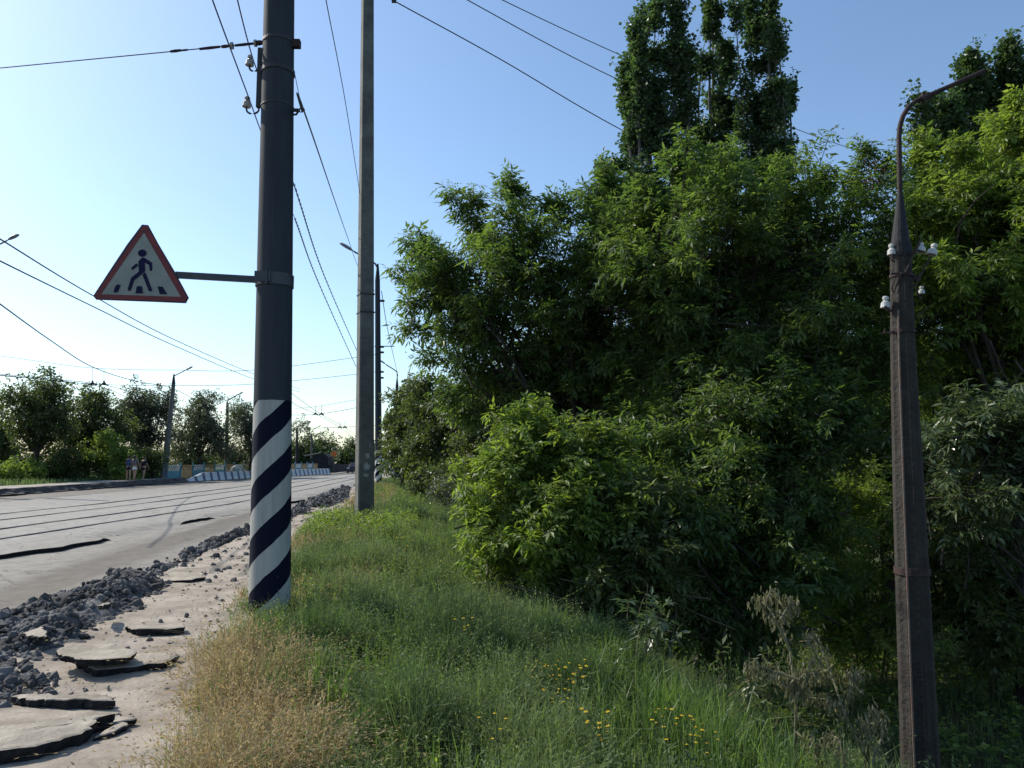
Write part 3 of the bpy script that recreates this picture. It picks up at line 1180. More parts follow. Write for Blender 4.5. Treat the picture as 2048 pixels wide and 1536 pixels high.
def gooseneck_lamp(px_base, py_base, D, topz_px, path, label, group, r0, r1, striped=False, blue=False, head=True, headscale=1.0, base_z=0.0, cone=0.0, name='street_lamp', mt='concrete', tube_r=.04):
    """path: (px,py) points of the pipe from the shaft top to the lamp"""
    b = P(px_base, py_base, D)
    b[2] = base_z
    t = P(topz_px[0], topz_px[1], D)
    o = thing(name, label, 'street lamp', b, group)
    h = t[2] - b[2]
    sh = shaft('shaft', b, t[0] - b[0], r0, r1, h, M[mt], o, 20)
    last = t
    pts = []
    if cone:
        mb = MB()
        mb.tube([t, t + np.array((0, 0, cone))], [r1 * 1.05, tube_r], 16)
        mb.build('cone_cap', M['bitumen'], o)
        last = t + np.array((0, 0, cone))
    pts = [last - np.array((0, 0, .1))] + [P(x, y, D) for x, y in path]
    mb = MB()
    mb.tube(pts, tube_r, 8)
    mb.build('arm', M['steel'], o, smooth=True)
    if head:
        mb = MB()
        q = lamp_head(mb, pts[-1], pts[-1] - pts[-2], headscale)
        hd = mb.build('lamp_head', M['lamp'], o, smooth=True)
        mb = MB()
        c_, d_, s_, u_ = q
        n = 10
        vv = []
        for ph in (0, .5, 1):
            for j in range(n):
                a_ = 2 * math.pi * j / n
                k_ = math.cos(ph * math.pi / 2)
                vv.append(c_ + d_ * math.cos(a_) * .2 * headscale * k_ + s_ * math.sin(a_) * .1 * headscale * k_ - u_ * .08 * headscale * math.sin(ph * math.pi / 2))
        mb.add(vv, [(i * n + j, i * n + (j + 1) % n, (i + 1) * n + (j + 1) % n, (i + 1) * n + j) for i in range(2) for j in range(n)])
        g = mb.build('lens', M['lens'])
        g.parent = hd
        g.matrix_parent_inverse = hd.matrix_parent_inverse
    if blue:
        mb = MB()
        mb.tube([b + (0, 0, -.05), b + (0, 0, 1.15)], [r0 * 1.06, r0 * 1.04], 20)
        mb.build('painted_base', M['blue_paint'], o)
    return o


M['blue_paint'] = mat('blue_paint', (.03, .11, .22), .6, .4, 6, .1, color2=(.02, .07, .15))
M['teal_paint'] = mat('teal_paint', (.05, .22, .28), .6, .4, 3, color2=(.035, .14, .18))
M['ochre_paint'] = mat('ochre_paint', (.36, .24, .10), .6, .4, 3, color2=(.24, .15, .07))
M['white_paint'] = mat('white_paint', (.55, .57, .58), .6, .4, 4, color2=(.36, .38, .40))
M['dark_band'] = mat('dark_band', (.06, .085, .14), .6, .4, 4, color2=(.045, .06, .10))

far = gooseneck_lamp(757.5, 963, 50, (755, 562), [(755, 545), (754.5, 535), (751, 528), (743, 522), (720, 510), (708, 503)],
                     'far pole with navy and white spiral stripes and a lamp, beside the square pole', 'striped tram poles along the road',
                     .235, .165, cone=1.15, base_z=.05, mt='striped_far', tube_r=.055, headscale=1.5, name='tram_pole')
for py in (603, 695, 706, 745, 757):
    z = P(757, py, 50)[2]
    mb = MB()
    c = np.array((P(757.5, 963, 50)[0], 50, z))
    r = np.interp(z, (0, 12.5), (.235, .165))
    mb.lathe(c, c + np.array((0, 0, .09)), [(0, r), (0, r + .02), (1, r + .02), (1, r)], 18)
    if py == 695:
        mb.tube([c + np.array((-.4, -.2, .05)), c + np.array((.9, -.2, .05))], .03, 5)
    mb.build('band', M['steel'], far)

grp = 'street lamps along the road'
gooseneck_lamp(328, 958, 60, (347, 768), [(346, 757), (350, 751), (360, 746), (370, 741)], 'street lamp on a concrete pole with blue foot behind the three walkers', grp, .25, .14, blue=True, cone=.8, headscale=.9, base_z=.25)
gooseneck_lamp(452, 945, 72, (455, 806), [(455, 802), (457, 800), (465, 795), (473, 791)], 'street lamp on a slim pole rising behind the low striped barrier', grp, .2, .12, blue=True, headscale=.9, base_z=.1, tube_r=.05)
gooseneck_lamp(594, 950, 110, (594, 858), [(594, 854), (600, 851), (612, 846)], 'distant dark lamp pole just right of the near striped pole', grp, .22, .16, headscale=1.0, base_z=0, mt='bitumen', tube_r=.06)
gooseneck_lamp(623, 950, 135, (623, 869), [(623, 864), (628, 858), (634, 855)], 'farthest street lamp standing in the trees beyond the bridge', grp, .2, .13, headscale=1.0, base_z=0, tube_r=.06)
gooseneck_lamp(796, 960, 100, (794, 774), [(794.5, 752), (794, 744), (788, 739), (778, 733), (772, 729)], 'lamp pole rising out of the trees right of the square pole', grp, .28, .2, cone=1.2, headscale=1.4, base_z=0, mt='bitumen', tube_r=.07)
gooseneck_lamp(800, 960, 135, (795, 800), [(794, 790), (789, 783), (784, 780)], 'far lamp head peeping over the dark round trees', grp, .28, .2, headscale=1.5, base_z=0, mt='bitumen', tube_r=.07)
gooseneck_lamp(-122, 1010, 36, (-118, 545), [(-117, 510), (-105, 495), (-60, 505), (0, 488), (16, 480)][:2] + [(-100, 520), (-40, 503), (0, 488), (14, 481)], 'street lamp reaching in over the road at the left edge', grp, .25, .16, headscale=.85, base_z=.2, tube_r=.04)

# -- weathered ribbed pole on the slope, right
DR = 6.5
bx, bt = P(1845, 1640, DR), P(1801, 492, DR)
bz = float(H(bx[0], DR)) - .1
rp = thing('old_lamp_pole', 'weathered brown ribbed lamp pole with white insulators and a bare curved pipe', 'street lamp', (bx[0], DR, bz))
M['old_pole'] = mat('old_pole', (.045, .042, .037), .9, .2, 5, .8, color2=(.03, .025, .022), bscale=30)
mb = MB()
n = 36
ths = np.arange(n) * 2 * math.pi / n
prof = 1 + .045 * np.sign(np.sin(ths * 9)) * (1 - .3 * np.abs(np.sin(ths)))
pp = []
for py in (1700, 1536, 1200, 1000, 700, 492):
    x = np.interp(py, (492, 700, 1000, 1536, 1700), (1801, 1806, 1818, 1841, 1848))
    p_ = P(x, py, DR)
    rr = np.interp(py, (492, 700, 1000, 1536, 1700), (19, 22.5, 28, 33.5, 35)) / F * DR
    pp.append((p_, rr))
mb.tube([q for q, _ in pp], [r for _, r in pp], n, prof=prof)
mb.build('shaft', M['old_pole'], rp)
mb = MB()
mb.tube([P(1801, 515, DR), P(1801, 488, DR)], [.088, .088], 20)
mb.tube([P(1801, 488, DR), P(1800, 385, DR)], [.076, .021], 16)
mb.build('cone_cap', M['bitumen'], rp, smooth=False)
mb = MB()
mb.tube([P(x, y, DR) for x, y in ((1800, 395), (1799, 330), (1798, 275), (1800, 252), (1806, 232), (1817, 214), (1832, 202), (1850, 194), (1862, 189), (1900, 172), (1968, 142))],
        [.021] * 9 + [.019, .019], 10)
mb.build('pipe', M['rust'], rp, smooth=True)
mb = MB()
mb.tube([P(1842, 199, DR), P(1858, 190, DR)], .032, 8)
mb.box(P(1849, 190, DR), (.05, .03, .03), 0)
mb.build('pipe_joint', M['rust'], rp)
for px, py, sz, up in ((1784, 510, .85, (0, 0, 1)), (1771, 616, .9, (.06, 0, 1)), (1863, 510, .9, (.35, 0, 1)), (1843, 505, .8, (.1, .2, 1))):
    mb = MB()
    d = DR + (.16 if px == 1845 else -.02)
    insulator(mb, P(px, py, d), up, sz)
    mb.build('insulator', M['porcelain'], rp)
mb = MB()
insulator(mb, P(1843, 588, DR + .05), (.05, 0, 1), .6)
mb.build('insulator', M['porcelain'], rp)
for pts, r in ((((1842, 478), (1811, 545)), .010), (((1862, 512), (1836, 560), (1832, 572)), .008), (((1788, 585), (1792, 572), (1803, 545)), .007), (((1770, 612), (1776, 620), (1786, 622)), .010),
               (((1784, 508), (1784, 520), (1790, 524)), .010), (((1842, 600), (1838, 590), (1826, 568)), .006), (((1760, 667), (1768, 667), (1770, 657)), .006), (((1858, 612), (1832, 636)), .004),
               (((1845, 503), (1832, 500), (1822, 503)), .008), (((1786, 585), (1783, 575), (1791, 556)), .006)):
    mb = MB()
    mb.tube([P(x, y, DR - .1) for x, y in pts], r, 6)
    mb.build('pin', M['rust'], rp)
for py, dx, tl in ((552, 0, .0), (664, 0, .012), (1141, 0, .0)):
    x = np.interp(py, (492, 700, 1000, 1536), (1801, 1806, 1818, 1841))
    r = np.interp(py, (492, 700, 1000, 1536), (19, 22.5, 28, 33.5)) / F * DR
    c = P(x, py, DR)
    mb = MB()
    hh = .012 if py < 1000 else .028
    mb.lathe(c - np.array((0, 0, hh)), c + np.array((0, 0, hh)), [(0, r * 1.02), (0, r * 1.12), (1, r * 1.12), (1, r * 1.02)], 24)
    if py < 600:
        mb.tube([c + np.array((-.13, -r, 0)), c + np.array((.02, -r * 1.1, 0))], .009, 6)
        mb.box(c + np.array((r + .03, 0, -.02)), (.08, .05, .05))
    if py == 664:
        mb.tube([c + np.array((-r - .08, -.02, -.015)), c + np.array((-r, -.04, 0))], .008, 6)
    mb.build('band', M['rust'], rp)
# corroded strip (cable channel) down its lit side
mb = MB()
strip = []
for py in (620, 700, 1000, 1300, 1536, 1700):
    x = np.interp(py, (492, 700, 1000, 1536, 1700), (1801, 1806, 1818, 1841, 1848))
    r = np.interp(py, (492, 700, 1000, 1536, 1700), (19, 22.5, 28, 33.5, 35))
    strip.append(P(x - r * .35, py, DR - r / F * DR * 1.0))
mb.tube(strip, .008, 6)
M['rusty_bar'] = mat('rusty_bar', (.12, .105, .09), .8, .3, 12, .3, color2=(.14, .08, .06))
mb.build('earth_rod', M['rusty_bar'], rp)

# ------------------------------------------------------------------ rubble
def rock(seed, n1=2, rough=.35, flat=1.0):
    b = bmesh.new()
    bmesh.ops.create_icosphere(b, subdivisions=n1, radius=1)
    v = np.array([q.co[:] for q in b.verts])
    rg = np.random.default_rng(seed)
    pl = nrmz(rg.normal(size=(9, 3)))
    dd = rg.uniform(.55, .95, 9)
    for k in range(9):           # cut flat facets
        s_ = v @ pl[k]
        over = np.clip(s_ - dd[k], 0, None)
        v = v - over[:, None] * pl[k]
    v = v * (1 + rg.normal(0, .04 * rough / .35, (len(v), 1)))
    v[:, 2] *= flat
    f = np.array([[q.index for q in p.verts] for p in b.faces])
    b.free()
    return v, f


ROCKS = [rock(s, 2, .35, fl) for s, fl in ((1, .7), (2, .8), (3, .6), (4, .45), (5, .9), (6, .35))]
SMALL = [rock(s, 1, .3, .8) for s in (21, 22, 23, 24)]


def mound(x, y):
    """height of the heap of broken asphalt between lane and footpath"""
    xl = x_road(y) - .15
    wd = np.interp(y, (3, 5, 7, 9, 10.5, 13, 17, 20, 24, 32, 40, 48), (1.6, 1.7, 1.35, 1.1, .8, .5, .3, .25, 1.0, 1.4, .9, .3))
    hh = np.interp(y, (3, 5, 6, 7.5, 9.5, 11, 14, 17, 21, 26, 33, 40, 48), (.07, .09, .10, .16, .17, .13, .10, .09, .09, .18, .24, .16, .05))
    t = (x - xl) / wd
    pt = sm(.25, .6, vnoise(x, y, 1.1, 74) * .6 + vnoise(x, y, .4, 75) * .4)
    return hh * sm(-.15, .2, t) * (1 - sm(.55, 1.0, t)) * (.5 + vnoise(x, y, .35, 71)) * (.12 + .95 * pt), t


mb = MB()
vs_ = seg((2.5, 20, .06), (20, 48, .15))
v, f, X, Y = grid(lambda y: np.linspace(float(x_road(y)) - .5, float(x_road(y)) + 1.8, 46), vs_,
                  lambda X, Y: mound(X, Y)[0] + (vnoise(X, Y, .07, 72) - .5) * .06 * (mound(X, Y)[0] > .03) + (vnoise(X, Y, .16, 73) - .5) * .07 * (mound(X, Y)[0] > .03) - .035)
mb.add(v, f)
# fine crumbs over the heap
N = 26000
yy = 2.6 + 44 * RNG.random(N) ** 1.9
xx = x_road(yy) - .3 + RNG.random(N) * 2.1
hm, t = mound(xx, yy)
keep = (hm > .02) | (RNG.random(N) < .05)
for x, y, h_ in zip(xx[keep], yy[keep], hm[keep]):
    v, f = SMALL[RNG.integers(4)]
    s_ = float(RNG.gamma(1.6, .008) + .005) * (1 + y * .03)
    R = np.array(Vector(RNG.normal(size=3)).normalized().to_track_quat('Z', 'Y').to_matrix())
    mb.add((v * s_) @ R.T + np.array((x, y, max(h_ - .03, .012) + s_ * .4)), f)
tag(mb.build('asphalt_rubble', M['rubble']), 'grey crumbled asphalt heaped along the edge of the lane', 'rubble', kind='stuff')

lmb = MB()
N = 2600
yy = 3 + 30 * RNG.random(N) ** 2
xx = x_road(yy) + (x_grass(yy) + .35 - x_road(yy)) * RNG.random(N)
for x, y in zip(xx, yy):
    v, f = SMALL[RNG.integers(4)]
    s_ = float(RNG.gamma(1.3, .0035) + .002) * (1 + y * .03)
    lmb.add(v * (s_, s_ * 1.3, s_ * .7) + np.array((x, y, .035 + s_ * .3)), f)
tag(lmb.build('grit', M['rubble']), 'loose grit and crumbs scattered over the sandy footpath', 'grit', kind='stuff')

# larger chunks, each a thing
proto = []
for k, (v, f) in enumerate(ROCKS):
    mb = MB()
    mb.add(v, f)
    me = mb.build('asphalt_chunk', M['rubble_dark'] if k % 3 else M['rubble'])
    proto.append(me)
cnt = 0
first = [True] * 6
for i in range(200):
    if i < 130:
        y = 3.6 + 16 * random.random() ** 1.5
    else:
        y = 21 + 22 * random.random()
    x = float(x_road(y)) - .1 + random.random() * 1.5
    hm, t = mound(x, y)
    if hm < .045:
        continue
    k = random.randrange(6)
    o = proto[k] if first[k] else proto[k].copy()
    if not first[k]:
        COL.objects.link(o)
    first[k] = False
    s_ = random.uniform(.035, .10) ** 1.0 * random.uniform(.5, 1) * (1 + .012 * y)
    o.scale = (s_ * random.uniform(.8, 1.9), s_ * random.uniform(.7, 1.4), s_ * random.uniform(.35, .8))
    o.rotation_euler = (random.uniform(-.5, .5), random.uniform(-.5, .5), random.uniform(0, 6.28))
    o.location = (x, y, float(hm) - .01)
    g_ = 'broken asphalt chunks in the roadside heap' if y < 20.5 else 'broken asphalt chunks in the far heap'
    tag(o, 'dark jagged chunk of broken asphalt in the heap beside the near lane' if y < 20.5 else 'dark chunk of asphalt in the far heap left of the square pole', 'asphalt chunk', g_)
for k in range(6):
    if first[k]:
        bpy.data.objects.remove(proto[k])


def slab(label, top, z, th_, tilt=(0, 0), mt=None):
    """broken sheet of asphalt: outline in pixels of its upper face"""
    pts = []
    for px, py in top:
        r = P(px, py, 1.0) - np.array((0, 0, EYE))
        D = (z - EYE) / r[2]
        pts.append((r[0] * D, D))
    pts = np.array(pts)
    out = []
    for i in range(len(pts)):
        a, b = pts[i], pts[(i + 1) % len(pts)]
        k = max(2, int(np.linalg.norm(b - a) / .035))
        for j in range(k):
            q = a + (b - a) * j / k
            out.append(q + RNG.normal(0, .009, 2))
    out = np.array(out)
    c = out.mean(0)
    k = len(out)
    mb = MB()
    rings = [1, .93, .75, .5, .25]
    vv = []
    for rr in rings:
        q = c + (out - c) * rr
        zz = z + (q[:, 0] - c[0]) * tilt[0] + (q[:, 1] - c[1]) * tilt[1] + (vnoise(q[:, 0], q[:, 1], .12, 77) - .5) * .022 - (.006 if rr == 1 else 0)
        vv.append(np.stack([q[:, 0], q[:, 1], zz], -1))
    V = np.vstack(vv + [np.array([[c[0], c[1], z]])])
    F_ = []
    for i in range(len(rings) - 1):
        for j in range(k):
            F_.append((i * k + j, i * k + (j + 1) % k, (i + 1) * k + (j + 1) % k, (i + 1) * k + j))
    mb.add(V, F_, 0)
    b_ = (len(rings) - 1) * k
    mb.add(V, [(b_ + j, b_ + (j + 1) % k, len(V) - 1, len(V) - 1) for j in range(k)], 0)
    top_ = vv[0]
    n2 = 3
    prev = top_
    for s_ in range(1, n2 + 1):
        nx = top_.copy()
        nx[:, :2] += RNG.normal(0, .008, (k, 2)) + (c - top_[:, :2]) * .03 * s_
        nx[:, 2] = top_[:, 2] - th_ * s_ / n2
        q = np.arange(k)
        mb.add(np.vstack([prev, nx]), np.stack([q, q + k, (q + 1) % k + k, (q + 1) % k], -1), 1)
        prev = nx
    o = mb.build('asphalt_slab', [M['slab_top'], M['slab_side']])
    tag(o, label, 'asphalt slab', 'lifted slabs of old asphalt')
    return o


slab('large flat asphalt slab lifted at the bottom left corner', [(-90, 1470), (0, 1452), (100, 1440), (190, 1426), (232, 1424), (192, 1432), (185, 1453), (120, 1476), (50, 1492), (-10, 1498), (-80, 1512)], .12, .10, (0, 0))
slab('narrow asphalt sliver beside the bottom left slab', [(180, 1432), (240, 1430), (275, 1437), (262, 1441), (200, 1446)], .07, .06)
slab('small triangular asphalt piece in front of the bottom left slab', [(188, 1472), (215, 1458), (238, 1442), (256, 1448), (250, 1457), (215, 1468)], .06, .05)
slab('pale topped asphalt slab lying on the rubble in mid heap', [(112, 1300), (135, 1290), (180, 1286), (225, 1285), (262, 1296), (276, 1302), (262, 1310), (215, 1316), (165, 1317), (128, 1308)], .17, .05, (0, .0))
slab('long dark edged asphalt slab under the pale topped one', [(150, 1318), (262, 1306), (340, 1306), (362, 1310), (330, 1322), (270, 1330), (190, 1336)], .09, .08)
slab('long thin curved slab edge nearest the striped pole', [(250, 1250), (300, 1252), (345, 1246), (368, 1246), (374, 1254), (330, 1258), (270, 1258)], .09, .07)
slab('dark broken slab edge between two lifted slabs', [(20, 1388), (90, 1386), (170, 1390), (226, 1394), (230, 1400), (160, 1399), (60, 1397)], .10, .09)
slab('tilted asphalt flake standing at the lane side of the heap', [(45, 1262), (80, 1256), (95, 1266), (90, 1276), (68, 1272)], .17, .05, (.15, .1))
slab('tilted pale flake at the top of the heap', [(195, 1208), (215, 1198), (222, 1203), (205, 1216)], .24, .04, (.1, -.1))
slab('dark flattened asphalt tongue reaching over the footpath', [(310, 1150), (345, 1143), (395, 1146), (412, 1153), (380, 1158), (330, 1160)], .07, .05)

# ------------------------------------------------------------------ plants
def curve(a, b, bend, k=7):
    t = np.linspace(0, 1, k)[:, None]
    return a + (b - a) * t + bend * np.sin(t * math.pi)


def shoots(mb_l, mb_t, S, Dv, Ls, kind, leafL, ratio=.34, K=8, sizevar=.36, droop=.35, mi=0):
    """leafy shoots. S start, Dv direction, Ls length (N). kind 'pinnate' or 'simple'"""
    N = len(S)
    tt = np.linspace(.12, 1.0, K)
    jit = RNG.normal(0, .03, (N, K, 1))
    bendv = RNG.normal(0, .12, (N, 1, 3))
    bendv[:, :, 2] -= .08
    nodes = S[:, None, :] + Dv[:, None, :] * (tt[None, :, None] + jit) * Ls[:, None, None] + bendv * (tt[None, :, None] ** 2) * Ls[:, None, None]
    # the twig itself: a thin three-sided strip from a little inside to the tip
    root = S - Dv * .35 * Ls[:, None]
    r = .004 + .004 * Ls
    perp = nrmz(np.cross(Dv, nrmz(RNG.normal(size=(N, 3)))))
    perp2 = np.cross(Dv, perp)
    tip = nodes[:, -1]
    midp = nodes[:, K // 2]
    vs = []
    for c, rr in ((root, r * 1.2), (midp, r), (tip, r * .3)):
        for a in (perp, -.5 * perp + .87 * perp2, -.5 * perp - .87 * perp2):
            vs.append(c + a * rr[:, None])
    vs = np.stack(vs, 1).reshape(-1, 3)
    base = (np.arange(N) * 9)[:, None]
    ff = np.array([(i * 3 + j, i * 3 + (j + 1) % 3, (i + 1) * 3 + (j + 1) % 3, (i + 1) * 3 + j) for i in range(2) for j in range(3)])
    mb_t.add(vs, (base[:, None, :] + ff[None]).reshape(-1, 4))
    shoot_t = RNG.random(N)
    if kind == 'pinnate':
        nd = np.repeat(nodes[:, :, None, :], 2, 2)                  # N,K,2,3
        az = np.arange(K)[None, :, None] * (math.pi / 2) + RNG.random((N, 1, 1)) * 6.28 + np.array((0, math.pi))[None, None] + RNG.normal(0, .3, (N, K, 2))
        pr = perp[:, None, None, :] * np.cos(az)[..., None] + perp2[:, None, None, :] * np.sin(az)[..., None]
        c = nrmz(pr * .9 + Dv[:, None, None, :] * .45 + np.array((0, 0, -.25)))
        c = c.reshape(-1, 3)
        nd = nd.reshape(-1, 3)
        n_ = len(c)
        sz = leafL * (1 + RNG.normal(0, sizevar, n_)).clip(.45, 1.6)
        up = nrmz(np.array((0, 0, 1.0)) + RNG.normal(0, .35, (n_, 3)))
        sd_ = nrmz(np.cross(c, up))
        tb = np.repeat(shoot_t, K * 2)
        for along, ang, sc in ((1.25, 0, 1.1), (1.0, .95, .95), (1.0, -.95, .95), (.55, 1.1, .85), (.55, -1.1, .85)):
            b = nd + c * (along * sz)[:, None]
            b[:, 2] -= .15 * sz * along
            d = nrmz(c * math.cos(ang) + sd_ * math.sin(ang) + np.array((0, 0, -droop)) + RNG.normal(0, .18, (n_, 3)))
            nn = nrmz(up + RNG.normal(0, .3, (n_, 3)))
            mb_l.leaves(b, d, nn, sz * sc, sz * sc * ratio, mi, np.clip(tb * .6 + RNG.random(n_) * .4, 0, 1))
    else:
        per = 4
        nd = np.repeat(nodes[:, :, None, :], per, 2)
        az = RNG.random((N, K, per)) * 6.28
        pr = perp[:, None, None, :] * np.cos(az)[..., None] + perp2[:, None, None, :] * np.sin(az)[..., None]
        c = nrmz(pr + Dv[:, None, None, :] * .3 + np.array((0, 0, -droop * .5))).reshape(-1, 3)
        nd = nd.reshape(-1, 3)
        n_ = len(c)
        sz = leafL * (1 + RNG.normal(0, sizevar, n_)).clip(.45, 1.6)
        b = nd + c * (sz * RNG.uniform(.2, 1.2, n_))[:, None]
        d = nrmz(c + np.array((0, 0, -droop)) + RNG.normal(0, .4, (n_, 3)))
        nn = nrmz(np.array((0, 0, .6)) + RNG.normal(0, .6, (n_, 3)))
        mb_l.leaves(b, d, nn, sz, sz * ratio, mi, np.clip(np.repeat(shoot_t, K * per) * .6 + RNG.random(n_) * .4, 0, 1), mid=.45)


def in_blob(n, shell=.35):
    d = nrmz(RNG.normal(size=(n, 3)))
    r = (shell ** 3 + (1 - shell ** 3) * RNG.random(n)) ** (1 / 3)
    return d, r


def tree(name, label, base, blobs, nsh, leafL, mt, cat='tree', group=None, kind='pinnate', Ls=.6, ratio=.34, K=8, upw=.5, out=.8, noise=.45,
         trunk_r=.12, bark='bark', limbs=3, droop=.35, shell=.35, stems=1, lump=.0, part='crown', sprays=()):
    base = np.array(base, float)
    o = thing(name, label, cat, base, group)
    ml, mt_ = MB(), MB()
    blobs = [tuple(b) + (1,) * (7 - len(b)) for b in blobs]
    vol = np.array([(b[3] * b[4] * b[5]) ** .75 * b[6] for b in blobs])
    cen = np.average([b[:3] for b in blobs], axis=0, weights=vol)
    # trunk(s) and limbs
    for s_ in range(stems):
        off = np.array((random.uniform(-.4, .4), random.uniform(-.4, .4), 0)) * (stems > 1)
        topc = cen + off * 2
        fork = base + off + (topc - base) * .55
        tr = curve(base + off + np.array((0, 0, -.3)), fork, np.array((random.uniform(-.1, .1), random.uniform(-.1, .1), 0)) * (fork[2] - base[2]) * .5, 6)
        mt_.tube(tr, np.linspace(trunk_r, trunk_r * .7, 6) / math.sqrt(stems), 10)
        for bi, b in enumerate(blobs):
            if stems > 1 and bi % stems != s_:
                continue
            for q in range(limbs):
                d, r = in_blob(1, .1)
                e = np.array(b[:3]) + d[0] * r[0] * np.array(b[3:6]) * .8
                L_ = np.linalg.norm(e - fork)
                start = tr[-1 - random.randrange(2)]
                mt_.tube(curve(start, e, RNG.normal(0, .07, 3) * L_, 8), np.linspace(trunk_r * .45, .008, 8) / math.sqrt(stems), 6, cap=False)
                # secondary branches
                for k2 in range(3):
                    t = random.uniform(.4, .9)
                    p0 = start + (e - start) * t
                    e2 = p0 + (nrmz(RNG.normal(size=3)) * .8 + np.array((0, 0, .4))) * L_ * .35
                    mt_.tube(curve(p0, e2, RNG.normal(0, .05, 3) * L_, 5), np.linspace(trunk_r * .16, .005, 5) / math.sqrt(stems), 5, cap=False)
    ns = RNG.multinomial(nsh, vol / vol.sum())
    for b, n in zip(blobs, ns):
        if n == 0:
            continue
        # leafy branches: each an axis rising out of the lobe, with shoots set along it
        per = 8
        m_ = max(3, n // per)
        d, r = in_blob(m_, shell * .5)
        ctr = np.array(b[:3])
        rad = np.array(b[3:6])
        AL = Ls * RNG.uniform(1.5, 3.3, m_)
        ax = nrmz(d * out + np.array((0, 0, upw)) + RNG.normal(0, noise * .7, (m_, 3)))
        tipp = ctr + d * (r * RNG.uniform(.8, 1.0 + 2 * lump, m_))[:, None] * rad
        org = tipp - ax * AL[:, None] * .8
        for q in range(m_):
            mt_.tube(curve(org[q] - ax[q] * .3, org[q] + ax[q] * AL[q], RNG.normal(0, .05, 3) * AL[q], 5), np.linspace(.007 + .006 * AL[q], .003, 5), 4, cap=False)
        q = np.repeat(np.arange(m_), per)
        tq = np.sqrt(RNG.random(len(q)))
        S = org[q] + ax[q] * (AL[q] * tq)[:, None] + RNG.normal(0, .13 * AL.mean(), (len(q), 3))
        S[:, 2] = np.maximum(S[:, 2], H(S[:, 0], S[:, 1]) + .05)
        Dv = nrmz(ax[q] * .9 + np.array((0, 0, .1)) + RNG.normal(0, noise, (len(q), 3)))
        L_ = Ls * .75 * (1.25 - .6 * tq) * (1 + RNG.normal(0, .3, len(q))).clip(.4, 1.8)
        shoots(ml, mt_, S, Dv, L_, kind, leafL, ratio, K, droop=droop)
    for (x0, y0), (x1, y1), n in sprays:
        D_ = base[1] + random.uniform(-.4, .2)
        a, b = P(x0, y0, D_ + .5), P(x1, y1, D_)
        L_ = np.linalg.norm(b - a)
        c = curve(a, b, np.array((0, 0, random.uniform(-.03, .12))) * L_, 10)
        mt_.tube(c, np.linspace(.018, .004, 10), 5, cap=False)
        q = np.sqrt(RNG.random(n)) * 9
        S = np.stack([np.interp(q, np.arange(10), c[:, i]) for i in range(3)], -1) + RNG.normal(0, .06, (n, 3))
        ax = (b - a) / L_
        Dv = nrmz(ax + np.array((0, 0, .25)) + RNG.normal(0, .45, (n, 3)))
        shoots(ml, mt_, S - Dv * .1, Dv, Ls * .6 * (1 + RNG.normal(0, .25, n)).clip(.4, 1.6), kind, leafL, ratio, max(4, K - 2), droop=droop)
    ml.build(part, M[mt], o)
    mt_.build('trunk' if cat == 'tree' else 'stems', M[bark], o)
    return o


def B(px, py, D, rx, ry, rd=None, w_=1):
    """crown lobe: centre seen at a pixel, radii given in pixels across and up, depth in metres"""
    c = P(px, py, D)
    s_ = D / F
    return (c[0], c[1], c[2], rx * s_, rd if rd else rx * s_, ry * s_, w_)


def base_at(px, D, dz=0):
    x = (px - 1024) / F * D
    return (x, D, float(H(x, D)) + dz)


gm = 'tall leafy maples on the slope'
tree('maple_tree', 'broad maple whose arching branches reach left towards the square pole', base_at(1180, 14.5),
     [B(1150, 620, 14.5, 190, 130, 1.6), B(960, 560, 14, 100, 110, 1.2), B(880, 550, 14, 45, 40, .7, .7), B(1050, 520, 14.2, 80, 80, 1.1), B(1160, 500, 14.5, 85, 60, 1.2),
      B(940, 650, 14, 70, 45, 1), B(1050, 730, 14.5, 150, 60, 1.4), B(1110, 790, 15, 130, 50, 1.3), B(960, 735, 14.6, 80, 40, 1), B(1230, 700, 14.6, 90, 90, 1.2), B(1240, 480, 14.5, 50, 60, 1)],
     1080, .112, 'maple_leaf', group=gm, Ls=.52, ratio=.31, trunk_r=.16, upw=.6, shell=.2, lump=.15, droop=.38,
     sprays=[((1000, 520), (898, 385), 26), ((1080, 500), (1018, 362), 26), ((960, 560), (825, 480), 26), ((940, 600), (805, 545), 20), ((930, 680), (812, 655), 16), ((1140, 470), (1105, 405), 16),
             ((1190, 460), (1180, 375), 18), ((1240, 450), (1212, 345), 22), ((980, 500), (950, 400), 18), ((950, 720), (850, 720), 14), ((960, 620), (820, 605), 16), ((1000, 760), (900, 790), 14),
             ((1050, 770), (930, 830), 14), ((920, 540), (840, 505), 14)])
tree('maple_tree', 'dense dark maple in front of the tall poplars', base_at(1480, 13.2),
     [B(1360, 480, 13, 130, 130, 1.5), B(1500, 470, 13, 130, 120, 1.5), B(1640, 480, 13, 110, 120, 1.4), B(1430, 680, 13, 190, 160, 1.8), B(1620, 700, 13, 160, 150, 1.6),
      B(1720, 470, 12.6, 55, 70, .8, .8), B(1300, 560, 13, 90, 110, 1.1)],
     1600, .095, 'maple_leaf', group=gm, Ls=.5, ratio=.36, trunk_r=.18, upw=.7, shell=.25, lump=.15, droop=.38,
     sprays=[((1390, 440), (1345, 325), 26), ((1470, 420), (1455, 318), 26), ((1600, 440), (1645, 350), 24), ((1690, 430), (1728, 295), 22), ((1740, 420), (1785, 300), 18), ((1540, 400), (1530, 335), 18), ((1320, 480), (1290, 380), 18), ((1420, 420), (1400, 350), 16)])
